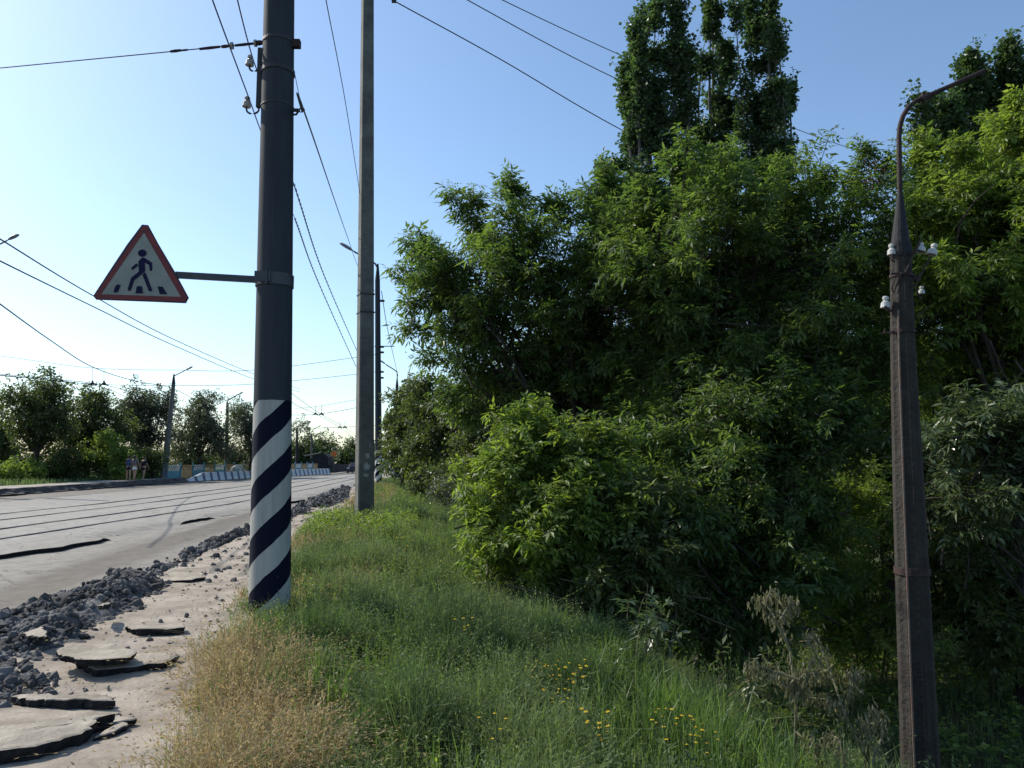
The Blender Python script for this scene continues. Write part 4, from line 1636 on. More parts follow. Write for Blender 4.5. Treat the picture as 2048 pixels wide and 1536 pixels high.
tree('maple_tree', 'bright green maple behind the weathered pole at the right edge', base_at(2010, 12.5),
     [B(1960, 480, 12.5, 110, 150, 1.4), B(2060, 400, 12.5, 100, 160, 1.4), B(1890, 560, 12, 80, 120, 1.1), B(1990, 700, 12.3, 150, 130, 1.4), B(1870, 400, 12.5, 45, 70, .7, .7), B(2080, 250, 12.5, 60, 50, .9, .6),
      B(2120, 600, 12.5, 120, 200, 1.4)],
     1500, .095, 'bush_leaf', group=gm, Ls=.5, ratio=.36, trunk_r=.16, upw=.7, shell=.25, lump=.15, droop=.38,
     sprays=[((2010, 300), (2040, 200), 22), ((1890, 400), (1835, 270), 22), ((1960, 380), (1925, 290), 20), ((1860, 460), (1825, 400), 14)])
tree('maple_tree', 'shaded maple low between the bright bush and the weathered pole', base_at(1420, 11.5),
     [B(1380, 880, 11.5, 150, 120, 1.3), B(1500, 980, 11, 150, 150, 1.3), B(1600, 860, 11.5, 130, 120, 1.3), B(1330, 1040, 10.6, 110, 120, 1.1), B(1500, 1180, 10.5, 130, 90, 1.1, .8), B(1440, 1230, 10, 120, 60, 1, .7), B(1580, 1150, 11, 90, 90, 1.1, .7)],
     1500, .09, 'maple_leaf', group=gm, Ls=.48, ratio=.36, trunk_r=.12, upw=.3, shell=.2)
tree('maple_tree', 'maple with pale glossy leaves low at the right edge behind the weathered pole', base_at(2110, 10),
     [B(1950, 880, 9.6, 80, 50, .7), B(2040, 930, 9.6, 70, 60, .7), B(1900, 1010, 9.6, 40, 30, .5, .6), B(2090, 850, 10, 80, 80, .9)],
     260, .10, 'pale_leaf', group=gm, Ls=.5, ratio=.34, trunk_r=.05, upw=.25, shell=.2, limbs=2)
gb = 'bushes on the slope'
tree('bush', 'sunlit yellow green bush at the edge of the grassy verge', base_at(1080, 9.8),
     [B(1010, 1000, 9.8, 62, 95, .7), B(1070, 930, 10, 60, 85, .7), B(1080, 1080, 9.5, 90, 80, .8), B(1150, 1010, 9.8, 90, 100, .8), B(985, 1060, 9.8, 35, 50, .5, .6), B(1150, 1150, 9.2, 60, 50, .6, .7),
      B(1210, 1000, 10, 50, 70, .7, .7), ],
     1300, .075, 'bush_leaf', 'bush', gb, Ls=.34, ratio=.42, trunk_r=.05, upw=.55, stems=3, bark='twig', K=7, lump=.12,
     sprays=[((1055, 950), (1045, 825), 30), ((1100, 930), (1115, 850), 20), ((1150, 940), (1195, 855), 22), ((1190, 960), (1250, 870), 22), ((1000, 960), (978, 900), 16), ((1160, 1180), (1190, 1230), 10), ((1110, 1160), (1120, 1225), 10)])
tree('bush', 'dark bush with small leaves below the shaded maple', base_at(1260, 9.0),
     [B(1230, 1130, 9.2, 75, 85, .8), B(1300, 1080, 9.6, 80, 110, .8), B(1190, 1210, 8.6, 45, 30, .5, .5)],
     380, .075, 'linden_leaf', 'bush', gb, Ls=.4, ratio=.45, trunk_r=.04, upw=.7, stems=3, bark='twig', K=7)
tree('bush', 'light green bush glimpsed between shaded maple and weathered pole', base_at(1700, 14),
     [B(1700, 1130, 14, 90, 80, 1.2), B(1640, 1050, 15, 80, 70, 1.2), B(1730, 1250, 13, 100, 70, 1.1), B(1700, 980, 15, 100, 70, 1.2)],
     420, .085, 'bush_leaf', 'bush', gb, Ls=.5, ratio=.45, trunk_r=.05, upw=.4, stems=3, bark='twig', K=7)
tree('bush', 'dark leafy bush right of the weathered pole', base_at(1960, 13),
     [B(1930, 1120, 13, 100, 110, 1.3), B(2060, 1100, 13, 110, 140, 1.3), B(1980, 1260, 12.5, 130, 50, 1)],
     420, .09, 'linden_leaf', 'bush', gb, Ls=.5, ratio=.5, trunk_r=.05, upw=.4, stems=3, bark='twig', K=7)
# the wood behind: separate trees
gw = 'trees of the wood behind the slope'
wood = [('background tree filling the gap left of the shaded maple', 1150, 20, [(1120, 900, 130, 150), (1200, 780, 120, 120)], 430),
        ('background tree under the tall poplars', 1360, 22, [(1330, 850, 160, 220), (1390, 620, 130, 140), (1350, 1050, 170, 120)], 560),
        ('background tree behind the dense dark maple', 1560, 21, [(1540, 800, 170, 220), (1600, 560, 120, 140), (1550, 1060, 180, 120)], 560),
        ('background tree just left of the weathered pole', 1760, 20, [(1740, 780, 140, 200), (1760, 560, 80, 110), (1720, 900, 110, 100), (1770, 1000, 120, 120)], 760),
        ('background tree just right of the weathered pole', 1930, 19, [(1860, 800, 130, 200), (1900, 500, 70, 140), (1880, 980, 130, 130), (1960, 1050, 150, 120)], 800),
        ('background tree at the far right edge', 2120, 18, [(2110, 760, 140, 260), (2120, 400, 100, 200), (2110, 1080, 140, 140)], 520)]
for lb, px, D, bl, n in wood:
    tree('woodland_tree', lb, base_at(px, D), [B(a, b, D + random.uniform(-1, 1), c, d, 1.8) for a, b, c, d in bl], int(n * 1.3), .13, 'linden_leaf', group=gw, Ls=.7,
         trunk_r=.2, upw=.4, shell=.3, ratio=.42, limbs=2)

# poplars: columns of upright limbs
gp = 'tall poplars behind the maples'


def poplar(label, px, D, cols, leafL=.115):
    o = thing('poplar_tree', label, 'tree', base_at(px, D), gp)
    base = np.array(base_at(px, D))
    ml, mt_ = MB(), MB()
    tops = [P(c[1][0], c[1][1], D) for c in cols]
    tall = max(tops, key=lambda q: q[2])
    mt_.tube(curve(base - (0, 0, .3), np.array((tall[0], tall[1], tall[2] - 1.0)), np.array((0, 0, 0)), 9), np.linspace(.28, .03, 9), 10)
    for (x0, y0), (x1, y1), wd, n in cols:
        # limb from low on the trunk, rising steeply to its top
        a, b = P(x0, y0, D), P(x1, y1, D + random.uniform(-.8, .8))
        foot = np.array((base[0] + (a[0] - base[0]) * .3, base[1], a[2] - 1.5))
        path = np.vstack([foot[None], curve(a, b, np.array((random.uniform(-.2, .2), random.uniform(-.2, .2), 0)), 9)])
        mt_.tube(path, np.linspace(.085, .012, 10), 6, cap=False)
        n = int(n * 1.35)
        t = RNG.random(n) ** .85
        c = a + (b - a) * t[:, None]
        r = wd / F * D * (1.15 - .95 * t ** 1.3) * np.sqrt(RNG.random(n))
        az = RNG.random(n) * 6.28
        S = c + np.stack([np.cos(az) * r, np.sin(az) * r * 1.1, -RNG.random(n) * .3], -1)
        keep = vnoise(S[:, 0] * 1.0 + S[:, 1] * .7, S[:, 2], .5, 91) > .34
        S, az = S[keep], az[keep]
        m_ = len(S)
        Dv = nrmz(np.stack([np.cos(az) * .25, np.sin(az) * .25, np.ones(m_)], -1) + RNG.normal(0, .16, (m_, 3)))
        shoots(ml, mt_, S, Dv, .55 * (1 + RNG.normal(0, .25, m_)).clip(.4, 1.6), 'simple', leafL, .95, 7, droop=.25)
    ml.build('crown', M['poplar_leaf'], o)
    mt_.build('trunk', M['pale_bark'], o)
    return o


poplar('leftmost and widest tall poplar, its top cut by the upper edge', 1330, 28,
       [((1330, 520), (1312, -15), 22, 300), ((1290, 480), (1272, 20), 22, 260), ((1275, 400), (1250, 130), 18, 120), ((1370, 480), (1350, -22), 20, 240), ((1300, 330), (1285, 15), 18, 140), ((1300, 500), (1255, 270), 22, 110),
        ((1380, 420), (1378, 90), 12, 100)])
poplar('middle tall poplar with bare grey stems showing through', 1425, 29,
       [((1425, 330), (1424, 12), 22, 260), ((1440, 420), (1446, 70), 15, 110), ((1405, 330), (1408, 90), 12, 90), ((1460, 460), (1462, 110), 20, 170), ((1410, 520), (1412, 330), 14, 30)])
poplar('right tall poplar with several pointed tops', 1540, 28,
       [((1540, 430), (1500, 5), 22, 260), ((1550, 480), (1535, -15), 22, 300), ((1560, 480), (1552, 60), 22, 220), ((1515, 470), (1470, 15), 15, 130), ((1572, 430), (1578, 170), 16, 130), ((1530, 520), (1525, 220), 32, 220)])
poplar('short poplar top peeping over the broad maple', 1235, 27, [((1235, 520), (1238, 325), 26, 120), ((1215, 500), (1208, 330), 16, 60), ((1262, 480), (1262, 370), 14, 50)])
poplar('slim poplar behind the end of the bare curved pipe', 1945, 26, [((1950, 420), (1942, 105), 26, 260), ((1975, 420), (1965, 150), 20, 150), ((1925, 380), (1925, 120), 14, 80)])
poplar('slim poplar at the right edge beside the pipe end', 2020, 26, [((2020, 350), (2018, 90), 24, 220), ((2045, 380), (2042, 150), 20, 150), ((2000, 380), (2002, 180), 16, 80)])
poplar('lower poplar between weathered pole and pipe end', 1870, 25, [((1870, 420), (1872, 205), 28, 150), ((1838, 440), (1836, 200), 16, 70), ((1905, 430), (1902, 200), 20, 120)])

# the rounded trees at mid-left, beside the verge further off
gl = 'rounded trees beside the verge further along'
tree('linden_tree', 'rounded dense tree right behind the far striped pole', base_at(800, 46),
     [B(820, 830, 46, 48, 48, 2), B(790, 880, 46, 26, 50, 1.4), B(850, 870, 45, 50, 60, 2), B(815, 790, 46, 30, 30, 1.2), B(800, 900, 44, 36, 46, 1.6), B(830, 935, 43, 50, 30, 1.6)], 1150, .15, 'linden_leaf', group=gl, kind='simple', Ls=.6, ratio=.6, trunk_r=.2)
tree('linden_tree', 'rounded dense tree in the middle of the verge trees', base_at(890, 38),
     [B(880, 820, 38, 60, 55, 2), B(930, 840, 37, 50, 55, 1.8), B(870, 910, 37, 60, 50, 1.8), B(850, 770, 38, 30, 20, 1, .6), B(930, 920, 36, 50, 50, 1.6), B(870, 960, 34, 50, 30, 1.5)], 1250, .14, 'linden_leaf', group=gl, kind='simple', Ls=.6, ratio=.6, trunk_r=.2)
tree('linden_tree', 'dark tree between verge trees and sunlit bush', base_at(985, 28),
     [B(960, 860, 28, 55, 70, 1.6), B(1000, 930, 27, 50, 60, 1.4), B(930, 960, 27, 35, 40, 1.2, .7), B(960, 800, 28, 60, 40, 1.6), B(1060, 880, 28, 60, 70, 1.4), B(980, 990, 24, 50, 40, 1.2)], 1150, .12, 'linden_leaf', group=gl, kind='simple', Ls=.7, ratio=.6, trunk_r=.16)
tree('bush', 'low grey green bush at the foot of the verge trees', base_at(915, 27), [B(915, 1000, 26, 45, 28, 1), B(890, 975, 30, 30, 22, 1, .6)], 330, .09, 'grey_leaf', 'bush', gb, kind='simple', Ls=.4, ratio=.6, trunk_r=.04, stems=2, bark='twig')

# trees of the far bank, left of the road
gf = 'trees along the far side of the road'
FT = [('slender tree with open crown at the left, nearest of the far row', 76, 52, [(80, 800, 38, 50), (70, 850, 45, 40), (115, 830, 25, 35), (45, 800, 22, 25, .6)], 420, 'linden_leaf'),
      ('tree cut by the left edge of the view', -5, 55, [(0, 850, 38, 35), (-20, 900, 50, 40)], 240, 'linden_leaf'),
      ('dark tree right of the slender open one', 180, 56, [(175, 850, 50, 50), (185, 800, 26, 22), (150, 890, 50, 40), (225, 860, 40, 45)], 480, 'linden_leaf'),
      ('tree with bare twigs and upright sprays left of the blue footed lamp', 285, 62, [(290, 860, 45, 50), (270, 815, 30, 28), (310, 810, 22, 25), (285, 785, 10, 14, .4), (335, 800, 10, 20, .4)], 380, 'grey_leaf'),
      ('pale leaved tree right of the blue footed lamp', 400, 68, [(400, 850, 42, 50), (405, 810, 28, 22), (370, 880, 35, 40), (440, 870, 30, 40)], 420, 'grey_leaf'),
      ('pale leaved tree half hidden by the near striped pole', 500, 72, [(490, 860, 30, 45), (485, 820, 25, 20), (530, 880, 40, 50), (600, 845, 18, 16, .5)], 340, 'grey_leaf')]
for lb, px, D, bl, n, m_ in FT:
    tree('roadside_tree', lb, base_at(px, D), [B(q[0], q[1], D + random.uniform(-1, 1), q[2], q[3], 1.6, q[4] if len(q) > 4 else 1) for q in bl], int(n * 2.2), .15, m_, group=gf, kind='simple', Ls=.85,
         ratio=.6, trunk_r=.17, shell=.15, lump=.12, K=6, upw=.7, noise=.5)
FB = [('yellowish bush at the foot of the slender tree', 45, 50, [(50, 945, 40, 18), (15, 950, 30, 16)], 'bush_leaf'),
      ('green bush behind the empty pavement', 150, 53, [(150, 930, 55, 30), (110, 945, 30, 22)], 'linden_leaf'),
      ('light green bush left of the three walkers', 215, 54, [(205, 905, 35, 45), (245, 930, 35, 32)], 'bush_leaf'),
      ('bush behind the three walkers', 290, 58, [(285, 930, 45, 30)], 'linden_leaf'),
      ('dark bush cut by the left edge', -20, 60, [(-15, 930, 55, 35)], 'far_leaf'),
      ('bush between the two far lamp poles', 385, 74, [(385, 920, 50, 28), (360, 905, 25, 20)], 'linden_leaf'),
      ('bush right of the slim far lamp pole', 475, 78, [(475, 915, 45, 30)], 'linden_leaf')]
for lb, px, D, bl, m_ in FB:
    tree('bush', lb, base_at(px, D), [B(a, b, D, c, d, 1.5) for a, b, c, d in bl], 420, .14, m_, 'bush', 'bushes along the far side of the road', kind='simple', Ls=.6, ratio=.6, trunk_r=.05, shell=.2, K=6,
         stems=2, bark='twig')
FF = [('distant tree left of the pointed shelter', 610, 140, [(612, 905, 22, 32), (590, 915, 22, 30)]), ('distant tallest tree beyond the bridge', 645, 150, [(645, 900, 20, 32), (660, 915, 18, 25)]),
      ('distant pale tree beyond the bridge', 690, 130, [(688, 922, 22, 18), (672, 930, 14, 14)]), ('distant tree behind the square pole', 712, 160, [(710, 910, 22, 26), (735, 905, 20, 26)]),
      ('distant tree behind the far striped pole', 780, 150, [(778, 915, 30, 30)])]
for lb, px, D, bl in FF:
    tree('distant_tree', lb, base_at(px, D), [B(a, b, D, c, d, 2.5) for a, b, c, d in bl], 600, .30, 'far_leaf', group='distant trees beyond the bridge', kind='simple', Ls=1.4, ratio=.7, trunk_r=.25, shell=.2, K=5, limbs=2)
for lb, px, D, bl in [('hazy far tree line piece left of the striped pole', 440, 170, [(430, 925, 60, 18)]), ('hazy far tree line piece behind the walkers', 250, 170, [(260, 925, 90, 18)]),
                      ('hazy far tree line piece at the left edge', 40, 170, [(30, 922, 110, 20)])]:
    tree('distant_tree', lb, base_at(px, D), [B(a, b, D, c, d, 3) for a, b, c, d in bl], 420, .4, 'far_leaf', group='distant trees beyond the bridge', kind='simple', Ls=1.6, ratio=.7, trunk_r=.25, shell=.2, K=5, limbs=2)

# ------------------------------------------------------------------ grass
def blades(N, xy, hgt, wid, tint=None, lean=.45, mi=0, mb=None, seeds=.0):
    x, y = xy
    z = H(x, y) - .01
    az = RNG.random(N) * 6.28
    ln = np.abs(RNG.normal(0, lean, N)) * hgt
    dx, dy = np.cos(az), np.sin(az)
    pz = RNG.random(N) * 6.28                        # blade plane
    sx, sy = np.cos(pz), np.sin(pz)
    b = np.stack([x, y, z], -1)
    m = b + np.stack([dx * ln * .35, dy * ln * .35, hgt * .6], -1)
    t = b + np.stack([dx * ln, dy * ln, hgt * (1 - .35 * np.clip(ln / hgt, 0, 1))], -1)
    s = np.stack([sx, sy, np.zeros(N)], -1) * wid[:, None] / 2
    v = np.stack([b - s, b + s, m + s * .8, m - s * .8, t], 1).reshape(-1, 3)
    k = (np.arange(N) * 5)[:, None]
    tn = RNG.random(N) if tint is None else tint
    f1 = k + np.array([[0, 1, 2, 3]])
    f2 = k + np.array([[3, 2, 4, 4]])
    mb.add(v, np.vstack([f1, f2]), mi, np.concatenate([tn, tn]))
    if seeds:
        pick = RNG.random(N) < seeds
        bb, tt_ = m[pick], t[pick]
        for q in (.55, .7, .85, 1.0):
            p_ = bb + (tt_ - bb) * q
            n_ = len(p_)
            d = nrmz((tt_ - bb) + RNG.normal(0, .08, (n_, 3)))
            mb.leaves(p_, d, nrmz(RNG.normal(size=(n_, 3))), .022 + .001 * np.abs(y[pick]), .006 + .0006 * np.abs(y[pick]), mi, np.clip(tn[pick] + .3, 0, 1))


def sample(N, y0, y1, xa, xb, power=1.0):
    y = y0 + (y1 - y0) * RNG.random(N) ** power
    a, b = xa(y), xb(y)
    return a + (b - a) * RNG.random(N), y


gmb = MB()
# fine green grass of the verge
for N, y0, y1, h0, wd in ((150000, 3.2, 7, .36, .0048), (120000, 7, 13, .36, .006), (80000, 13, 26, .36, .011), (50000, 26, 62, .36, .022), (12000, 62, 100, .3, .05)):
    x, y = sample(N, y0, y1, lambda y: x_grass(y) - .05, lambda y: x_crest(y) + 3.2)
    d = x - x_grass(y)
    dens = vnoise(x, y, .5, 81) * .6 + vnoise(x, y, .17, 82) * .4
    edge = sm(-.1, .9, d + (vnoise(x, y, .4, 83) - .5) * .8)
    dry = dryness = sm(.25, .8, (1 - sm(.3, 1.2, d)) * (1 - sm(5.4, 7.6, y)) * (.5 + .9 * vnoise(x, y, .6, 84)))
    keep = (RNG.random(N) < -.1 + 1.5 * dens) & (RNG.random(N) < .12 + .88 * edge) & (RNG.random(N) > dry * .75)
    x, y, dens, edge = x[keep], y[keep], dens[keep], edge[keep]
    n_ = len(x)
    cl = vnoise(x, y, .33, 86)
    hh = h0 * (.12 + 1.5 * dens ** 1.6 * (.45 + 1.1 * cl)) * (.35 + .65 * edge) * RNG.uniform(.5, 1.35, n_)
    tn = np.clip(-.1 + .9 * vnoise(x, y, .9, 85) + .5 * (RNG.random(n_) - .4) + .3 * cl * RNG.random(n_), 0, 1)
    blades(n_, (x, y), hh, wd * RNG.uniform(.6, 1.4, n_), tn, .6, 0, gmb, seeds=.22)
# floor of the hollow
x, y = sample(60000, 6, 30, lambda y: x_crest(y) + 3, lambda y: x_crest(y) + 17, .8)
blades(60000, (x, y), .22 * RNG.uniform(.4, 1.4, 60000), .016 * RNG.uniform(.6, 1.4, 60000), None, .5, 0, gmb)
# far bank strip
x, y = sample(30000, 25, 110, lambda y: x_left(y) - 2.5, lambda y: x_left(y) - 16)
blades(30000, (x, y), .3 * RNG.uniform(.4, 1.6, 30000), .05 * RNG.uniform(.6, 1.4, 30000), None, .5, 0, gmb)
# coarse bright tufts
for N, y0, y1, w_ in ((1500, 3.4, 9, .008), (700, 9, 20, .014)):
    x, y = sample(N, y0, y1, lambda y: x_grass(y) + .9, lambda y: x_crest(y) + 1.2)
    keep = RNG.random(N) < .12 + .88 * sm(-1.2, .3, x - x_crest(y))
    x, y = x[keep], y[keep]
    x, y = np.repeat(x, 22) + RNG.normal(0, .05, len(x) * 22), np.repeat(y, 22) + RNG.normal(0, .05, len(y) * 22)
    pk = vnoise(x, y, .9, 97) > .5
    x, y = x[pk], y[pk]
    blades(len(x), (x, y), .36 * RNG.uniform(.4, 1.3, len(x)), w_ * RNG.uniform(.6, 1.3, len(x)), None, .45, 1, gmb)
tag(gmb.build('grass', [M['blade'], M['coarse']]), 'green grass covering the verge and the slope', 'grass', kind='stuff')

# dry straw grass
smb = MB()
for N, y0, y1 in ((60000, 3.2, 8.6),):
    x, y = sample(N, y0, y1, lambda y: x_grass(y) + .0, lambda y: x_grass(y) + 2.6)
    d = x - x_grass(y)
    dry = sm(.2, .75, (1 - sm(.35, 1.25, d)) * (1 - sm(5.4, 7.6, y)) * (.5 + .9 * vnoise(x, y, .6, 84)))
    edge = sm(-.12, .5, d + (vnoise(x, y, .4, 83) - .5) * .5)
    keep = (RNG.random(N) < dry) & (RNG.random(N) < edge ** 1.5)
    x, y = x[keep], y[keep]
    n_ = len(x)
    blades(n_, (x, y), .27 * RNG.uniform(.4, 1.4, n_) * (.5 + vnoise(x, y, .3, 88)), .0038 * RNG.uniform(.6, 1.4, n_), None, .9, 0, smb, seeds=.5)
N = 14000
x, y = sample(N, 8, 50, lambda y: x_grass(y) - .1, lambda y: x_grass(y) + 1.6)
keep = RNG.random(N) < .15 + .7 * (vnoise(x, y, 1.5, 89) > .55)
x, y = x[keep], y[keep]
blades(len(x), (x, y), .26 * RNG.uniform(.4, 1.3, len(x)), .006 + .0007 * y, None, .6, 0, smb, seeds=.5)
tag(smb.build('dry_grass', M['straw']), 'straw coloured dry grass at the edge of the footpath', 'dry grass', kind='stuff')

# leafy weeds among the grass
hmb = MB()
for N, y0, y1, ls, hh in ((2600, 3.3, 8, .020, .30), (2600, 8, 18, .032, .32), (1600, 18, 45, .06, .34)):
    x, y = sample(N, y0, y1, lambda y: x_grass(y) + .1, lambda y: x_crest(y) + 2.5)
    keep = vnoise(x, y, .8, 95) > .42
    x, y = x[keep], y[keep]
    n_ = len(x)
    top = hh * RNG.uniform(.5, 1.25, n_)
    z0 = H(x, y)
    lx, ly = RNG.normal(0, .06, n_), RNG.normal(0, .06, n_)
    K = 14
    t = np.linspace(.2, 1, K)
    pos = np.stack([x[:, None] + lx[:, None] * t, y[:, None] + ly[:, None] * t, z0[:, None] + top[:, None] * t], -1).reshape(-1, 3)
    az = (np.arange(K) * 2.4)[None] + RNG.random((n_, 1)) * 6.28
    d = nrmz(np.stack([np.cos(az), np.sin(az), .35 + 0 * az], -1).reshape(-1, 3) + RNG.normal(0, .2, (n_ * K, 3)))
    sz = np.repeat(ls * RNG.uniform(.7, 1.5, n_), K) * np.tile(1.3 - .7 * t, n_)
    hmb.leaves(pos, d, np.tile(np.array((0, 0, 1.0)), (n_ * K, 1)) + RNG.normal(0, .2, (n_ * K, 3)), sz * 1.5, sz * .55, 0, np.repeat(RNG.random(n_), K))
    b = np.stack([x, y, z0], -1)
    tp = np.stack([x + lx, y + ly, z0 + top], -1)
    s_ = np.stack([np.ones(n_), np.zeros(n_), np.zeros(n_)], -1) * (.0012 + .0003 * y)[:, None]
    hmb.add(np.stack([b - s_, b + s_, tp], 1).reshape(-1, 3), (np.arange(n_) * 3)[:, None] + np.array([[0, 1, 2, 2]]), 0, RNG.random(n_))
tag(hmb.build('weeds', M['bush_leaf']), 'small leafy weeds growing through the grass', 'weeds', kind='stuff')

umb = MB()
N = 26000
x, y = sample(N, 7, 24, lambda y: x_crest(y) + 2.2, lambda y: x_crest(y) + 15, .8)
keep = vnoise(x, y, .9, 101) > .35
x, y = x[keep], y[keep]
n_ = len(x)
pos = np.stack([x, y, H(x, y) + .45 * RNG.random(n_) * vnoise(x, y, .6, 102)], -1)
az = RNG.random(n_) * 6.28
umb.leaves(pos, nrmz(np.stack([np.cos(az), np.sin(az), .3 + 0 * az], -1)), nrmz(np.array((0, 0, 1.0)) + RNG.normal(0, .35, (n_, 3))), RNG.uniform(.07, .14, n_), RNG.uniform(.05, .09, n_), 0)
tag(umb.build('undergrowth', M['bush_leaf']), 'broad leaved undergrowth on the shaded floor of the hollow', 'undergrowth', kind='stuff')

# yellow-green low plants between the square pole and the near pole
ymb = MB()
N = 1500
x, y = sample(N, 15.5, 20.0, lambda y: x_grass(y) + .1, lambda y: x_grass(y) + 2.6)
z0 = H(x, y)
top = .38 * RNG.uniform(.5, 1.3, N) * sm(-.1, .6, vnoise(x, y, .7, 99))
K = 12
t = np.linspace(.15, 1, K)
pos = np.stack([x[:, None] + 0 * t, y[:, None] + 0 * t, z0[:, None] + top[:, None] * t], -1).reshape(-1, 3) + RNG.normal(0, .02, (N * K, 3))
az = RNG.random(N * K) * 6.28
d = nrmz(np.stack([np.cos(az), np.sin(az), .4 + 0 * az], -1))
ymb.leaves(pos, d, nrmz(np.array((0, 0, 1.0)) + RNG.normal(0, .3, (N * K, 3))), RNG.uniform(.05, .09, N * K), RNG.uniform(.025, .04, N * K), 0)
tag(ymb.build('ground_cover', M['bush_leaf']), 'low yellow green plants around the foot of the square pole', 'ground cover', kind='stuff')

# yellow flowering plants
def flower_proto():
    o = thing('yellow_flower', 'x', 'flower', (0, 0, 0), 'yellow flowers in the grass')
    mb = MB()
    mb.tube([(0, 0, 0), (.01, 0, .2), (.0, .01, .36)], [.003, .002, .002], 5)
    heads = []
    for k in range(5):
        a = k * 2.4
        tip = np.array(((.015 + .012 * k) * math.cos(a), (.015 + .012 * k) * math.sin(a), .38 + random.uniform(-.09, .03)))
        mb.tube([(0, .005, .3), tip], [.0015, .001], 4)
        heads.append(tip)
    n_ = 16
    az = RNG.random(n_) * 6.28
    d = nrmz(np.stack([np.cos(az), np.sin(az), .4 + 0 * az], -1))
    mb.leaves(np.stack([0 * az, 0 * az, RNG.uniform(.03, .3, n_)], -1), d, np.tile((0, 0, 1.0), (n_, 1)), .06, .015)
    mb.build('stem', M['blade'], o)
    for tip in heads:
        mb = MB()
        n_ = 9
        az = np.arange(n_) * 6.28 / n_
        d = nrmz(np.stack([np.cos(az), np.sin(az), .25 + 0 * az], -1))
        mb.leaves(np.tile(tip, (n_, 1)), d, np.tile((0, 0, 1.0), (n_, 1)), .010, .006)
        mb.add(np.array([tip + .004 * np.array((math.cos(q), math.sin(q), .4)) for q in np.arange(6)] + [tip + (0, 0, .007)]), [(i, (i + 1) % 6, 6, 6) for i in range(6)])
        mb.build('flower_head', M['yellow'], o)
    return o


FL = [(877, 1152, 'y'), (901, 1162, 'y'), (932, 1158, 'y'), (833, 1202, 'y'), (945, 1208, 'y'), (947, 1232, 'y'), (1005, 1242, 'y'), (970, 1244, 'y'), (1113, 1242, 'y'), (1125, 1307, 'y'),
      (1070, 1335, 'b'), (1083, 1328, 'b'), (1100, 1330, 'b'), (1129, 1336, 'b'), (1142, 1328, 'b'), (1150, 1322, 'b'), (1135, 1350, 'b'), (1150, 1358, 'b'), (1129, 1389, 'b'), (1120, 1380, 'b'),
      (1003, 1446, 's'), (1224, 1450, 's'), (1235, 1412, 's'), (1210, 1456, 's'), (823, 1118, 'u'), (873, 1120, 'u'), (1348, 1438, 'r'), (1365, 1446, 'r'), (1402, 1475, 'r'), (1318, 1420, 'r'), (1395, 1462, 'r'),
      (760, 1052, 'v'), (735, 1046, 'v'), (800, 1068, 'v'), (720, 1040, 'v'), (812, 1078, 'v')]
LBF = {'y': 'small yellow flower cluster in the middle of the verge grass', 'b': 'yellow flower cluster in the brightest patch near the crest of the slope', 's': 'single yellow flower head low in the foreground grass',
       'u': 'faint yellow flower high up the verge near the sunlit bush', 'r': 'yellow flower near the wilted plant', 'v': 'yellow flower around the foot of the square pole'}
GRF = {'y': 'yellow flowers mid verge', 'b': 'yellow flowers in the bright patch', 's': 'yellow flowers low in the foreground', 'u': 'yellow flowers high up the verge', 'r': 'yellow flowers near the wilted plant', 'v': 'yellow flowers around the square pole'}
fp = flower_proto()
for i, (px, py, g_) in enumerate(FL):
    o = fp if i == 0 else copy_tree(fp)
    s_ = random.uniform(.7, 1.3) * (1 if py > 1100 else 1.4)
    p_ = G(px, py, .38 * s_)
    o.location = (p_[0], p_[1], p_[2] - .38 * s_)
    o.rotation_euler = (random.uniform(-.1, .1), random.uniform(-.1, .1), random.uniform(0, 6.28))
    o.scale = (s_, s_, s_)
    o.rotation_euler[0] += random.uniform(-.3, .3)
    o['label'] = LBF[g_]
    o['group'] = GRF[g_]

# wilted tall weeds in front of the dark bushes
def wilted(label, D, stems_, base_px):
    b0 = P(base_px[0], base_px[1], D)
    b0[2] = float(H(b0[0], D))
    o = thing('wilted_plant', label, 'plant', b0, 'wilted plants in the foreground')
    ms, ml = MB(), MB()
    for path in stems_:
        p_ = np.array([P(x, y, D + random.uniform(-.12, .12)) for x, y in path])
        if path[0] == path[0] and path[0][1] > 1500:
            p_ = np.vstack([[b0 + np.array((random.uniform(-.05, .05), 0, -.05))], p_])
        t = np.linspace(0, len(p_) - 1, 22)
        c = np.stack([np.interp(t, np.arange(len(p_)), p_[:, i]) for i in range(3)], -1)
        ms.tube(c, np.linspace(.008, .003, 22), 6)
        n_ = 110
        q = RNG.uniform(.15, 1, n_) * 21
        pos = np.stack([np.interp(q, np.arange(22), c[:, i]) for i in range(3)], -1) + RNG.normal(0, .022, (n_, 3))
        d = nrmz(np.array((0, 0, -1.0)) + RNG.normal(0, .35, (n_, 3)))
        ml.leaves(pos, d, nrmz(RNG.normal(size=(n_, 3))), RNG.uniform(.02, .05, n_), RNG.uniform(.008, .015, n_), 0)
        ml.leaves(pos, d, nrmz(RNG.normal(size=(n_, 3))), RNG.uniform(.02, .05, n_), RNG.uniform(.007, .013, n_), 0)
    ms.build('stems', M['wilted'], o)
    ml.build('leaves', M['wilted'], o)
    return o


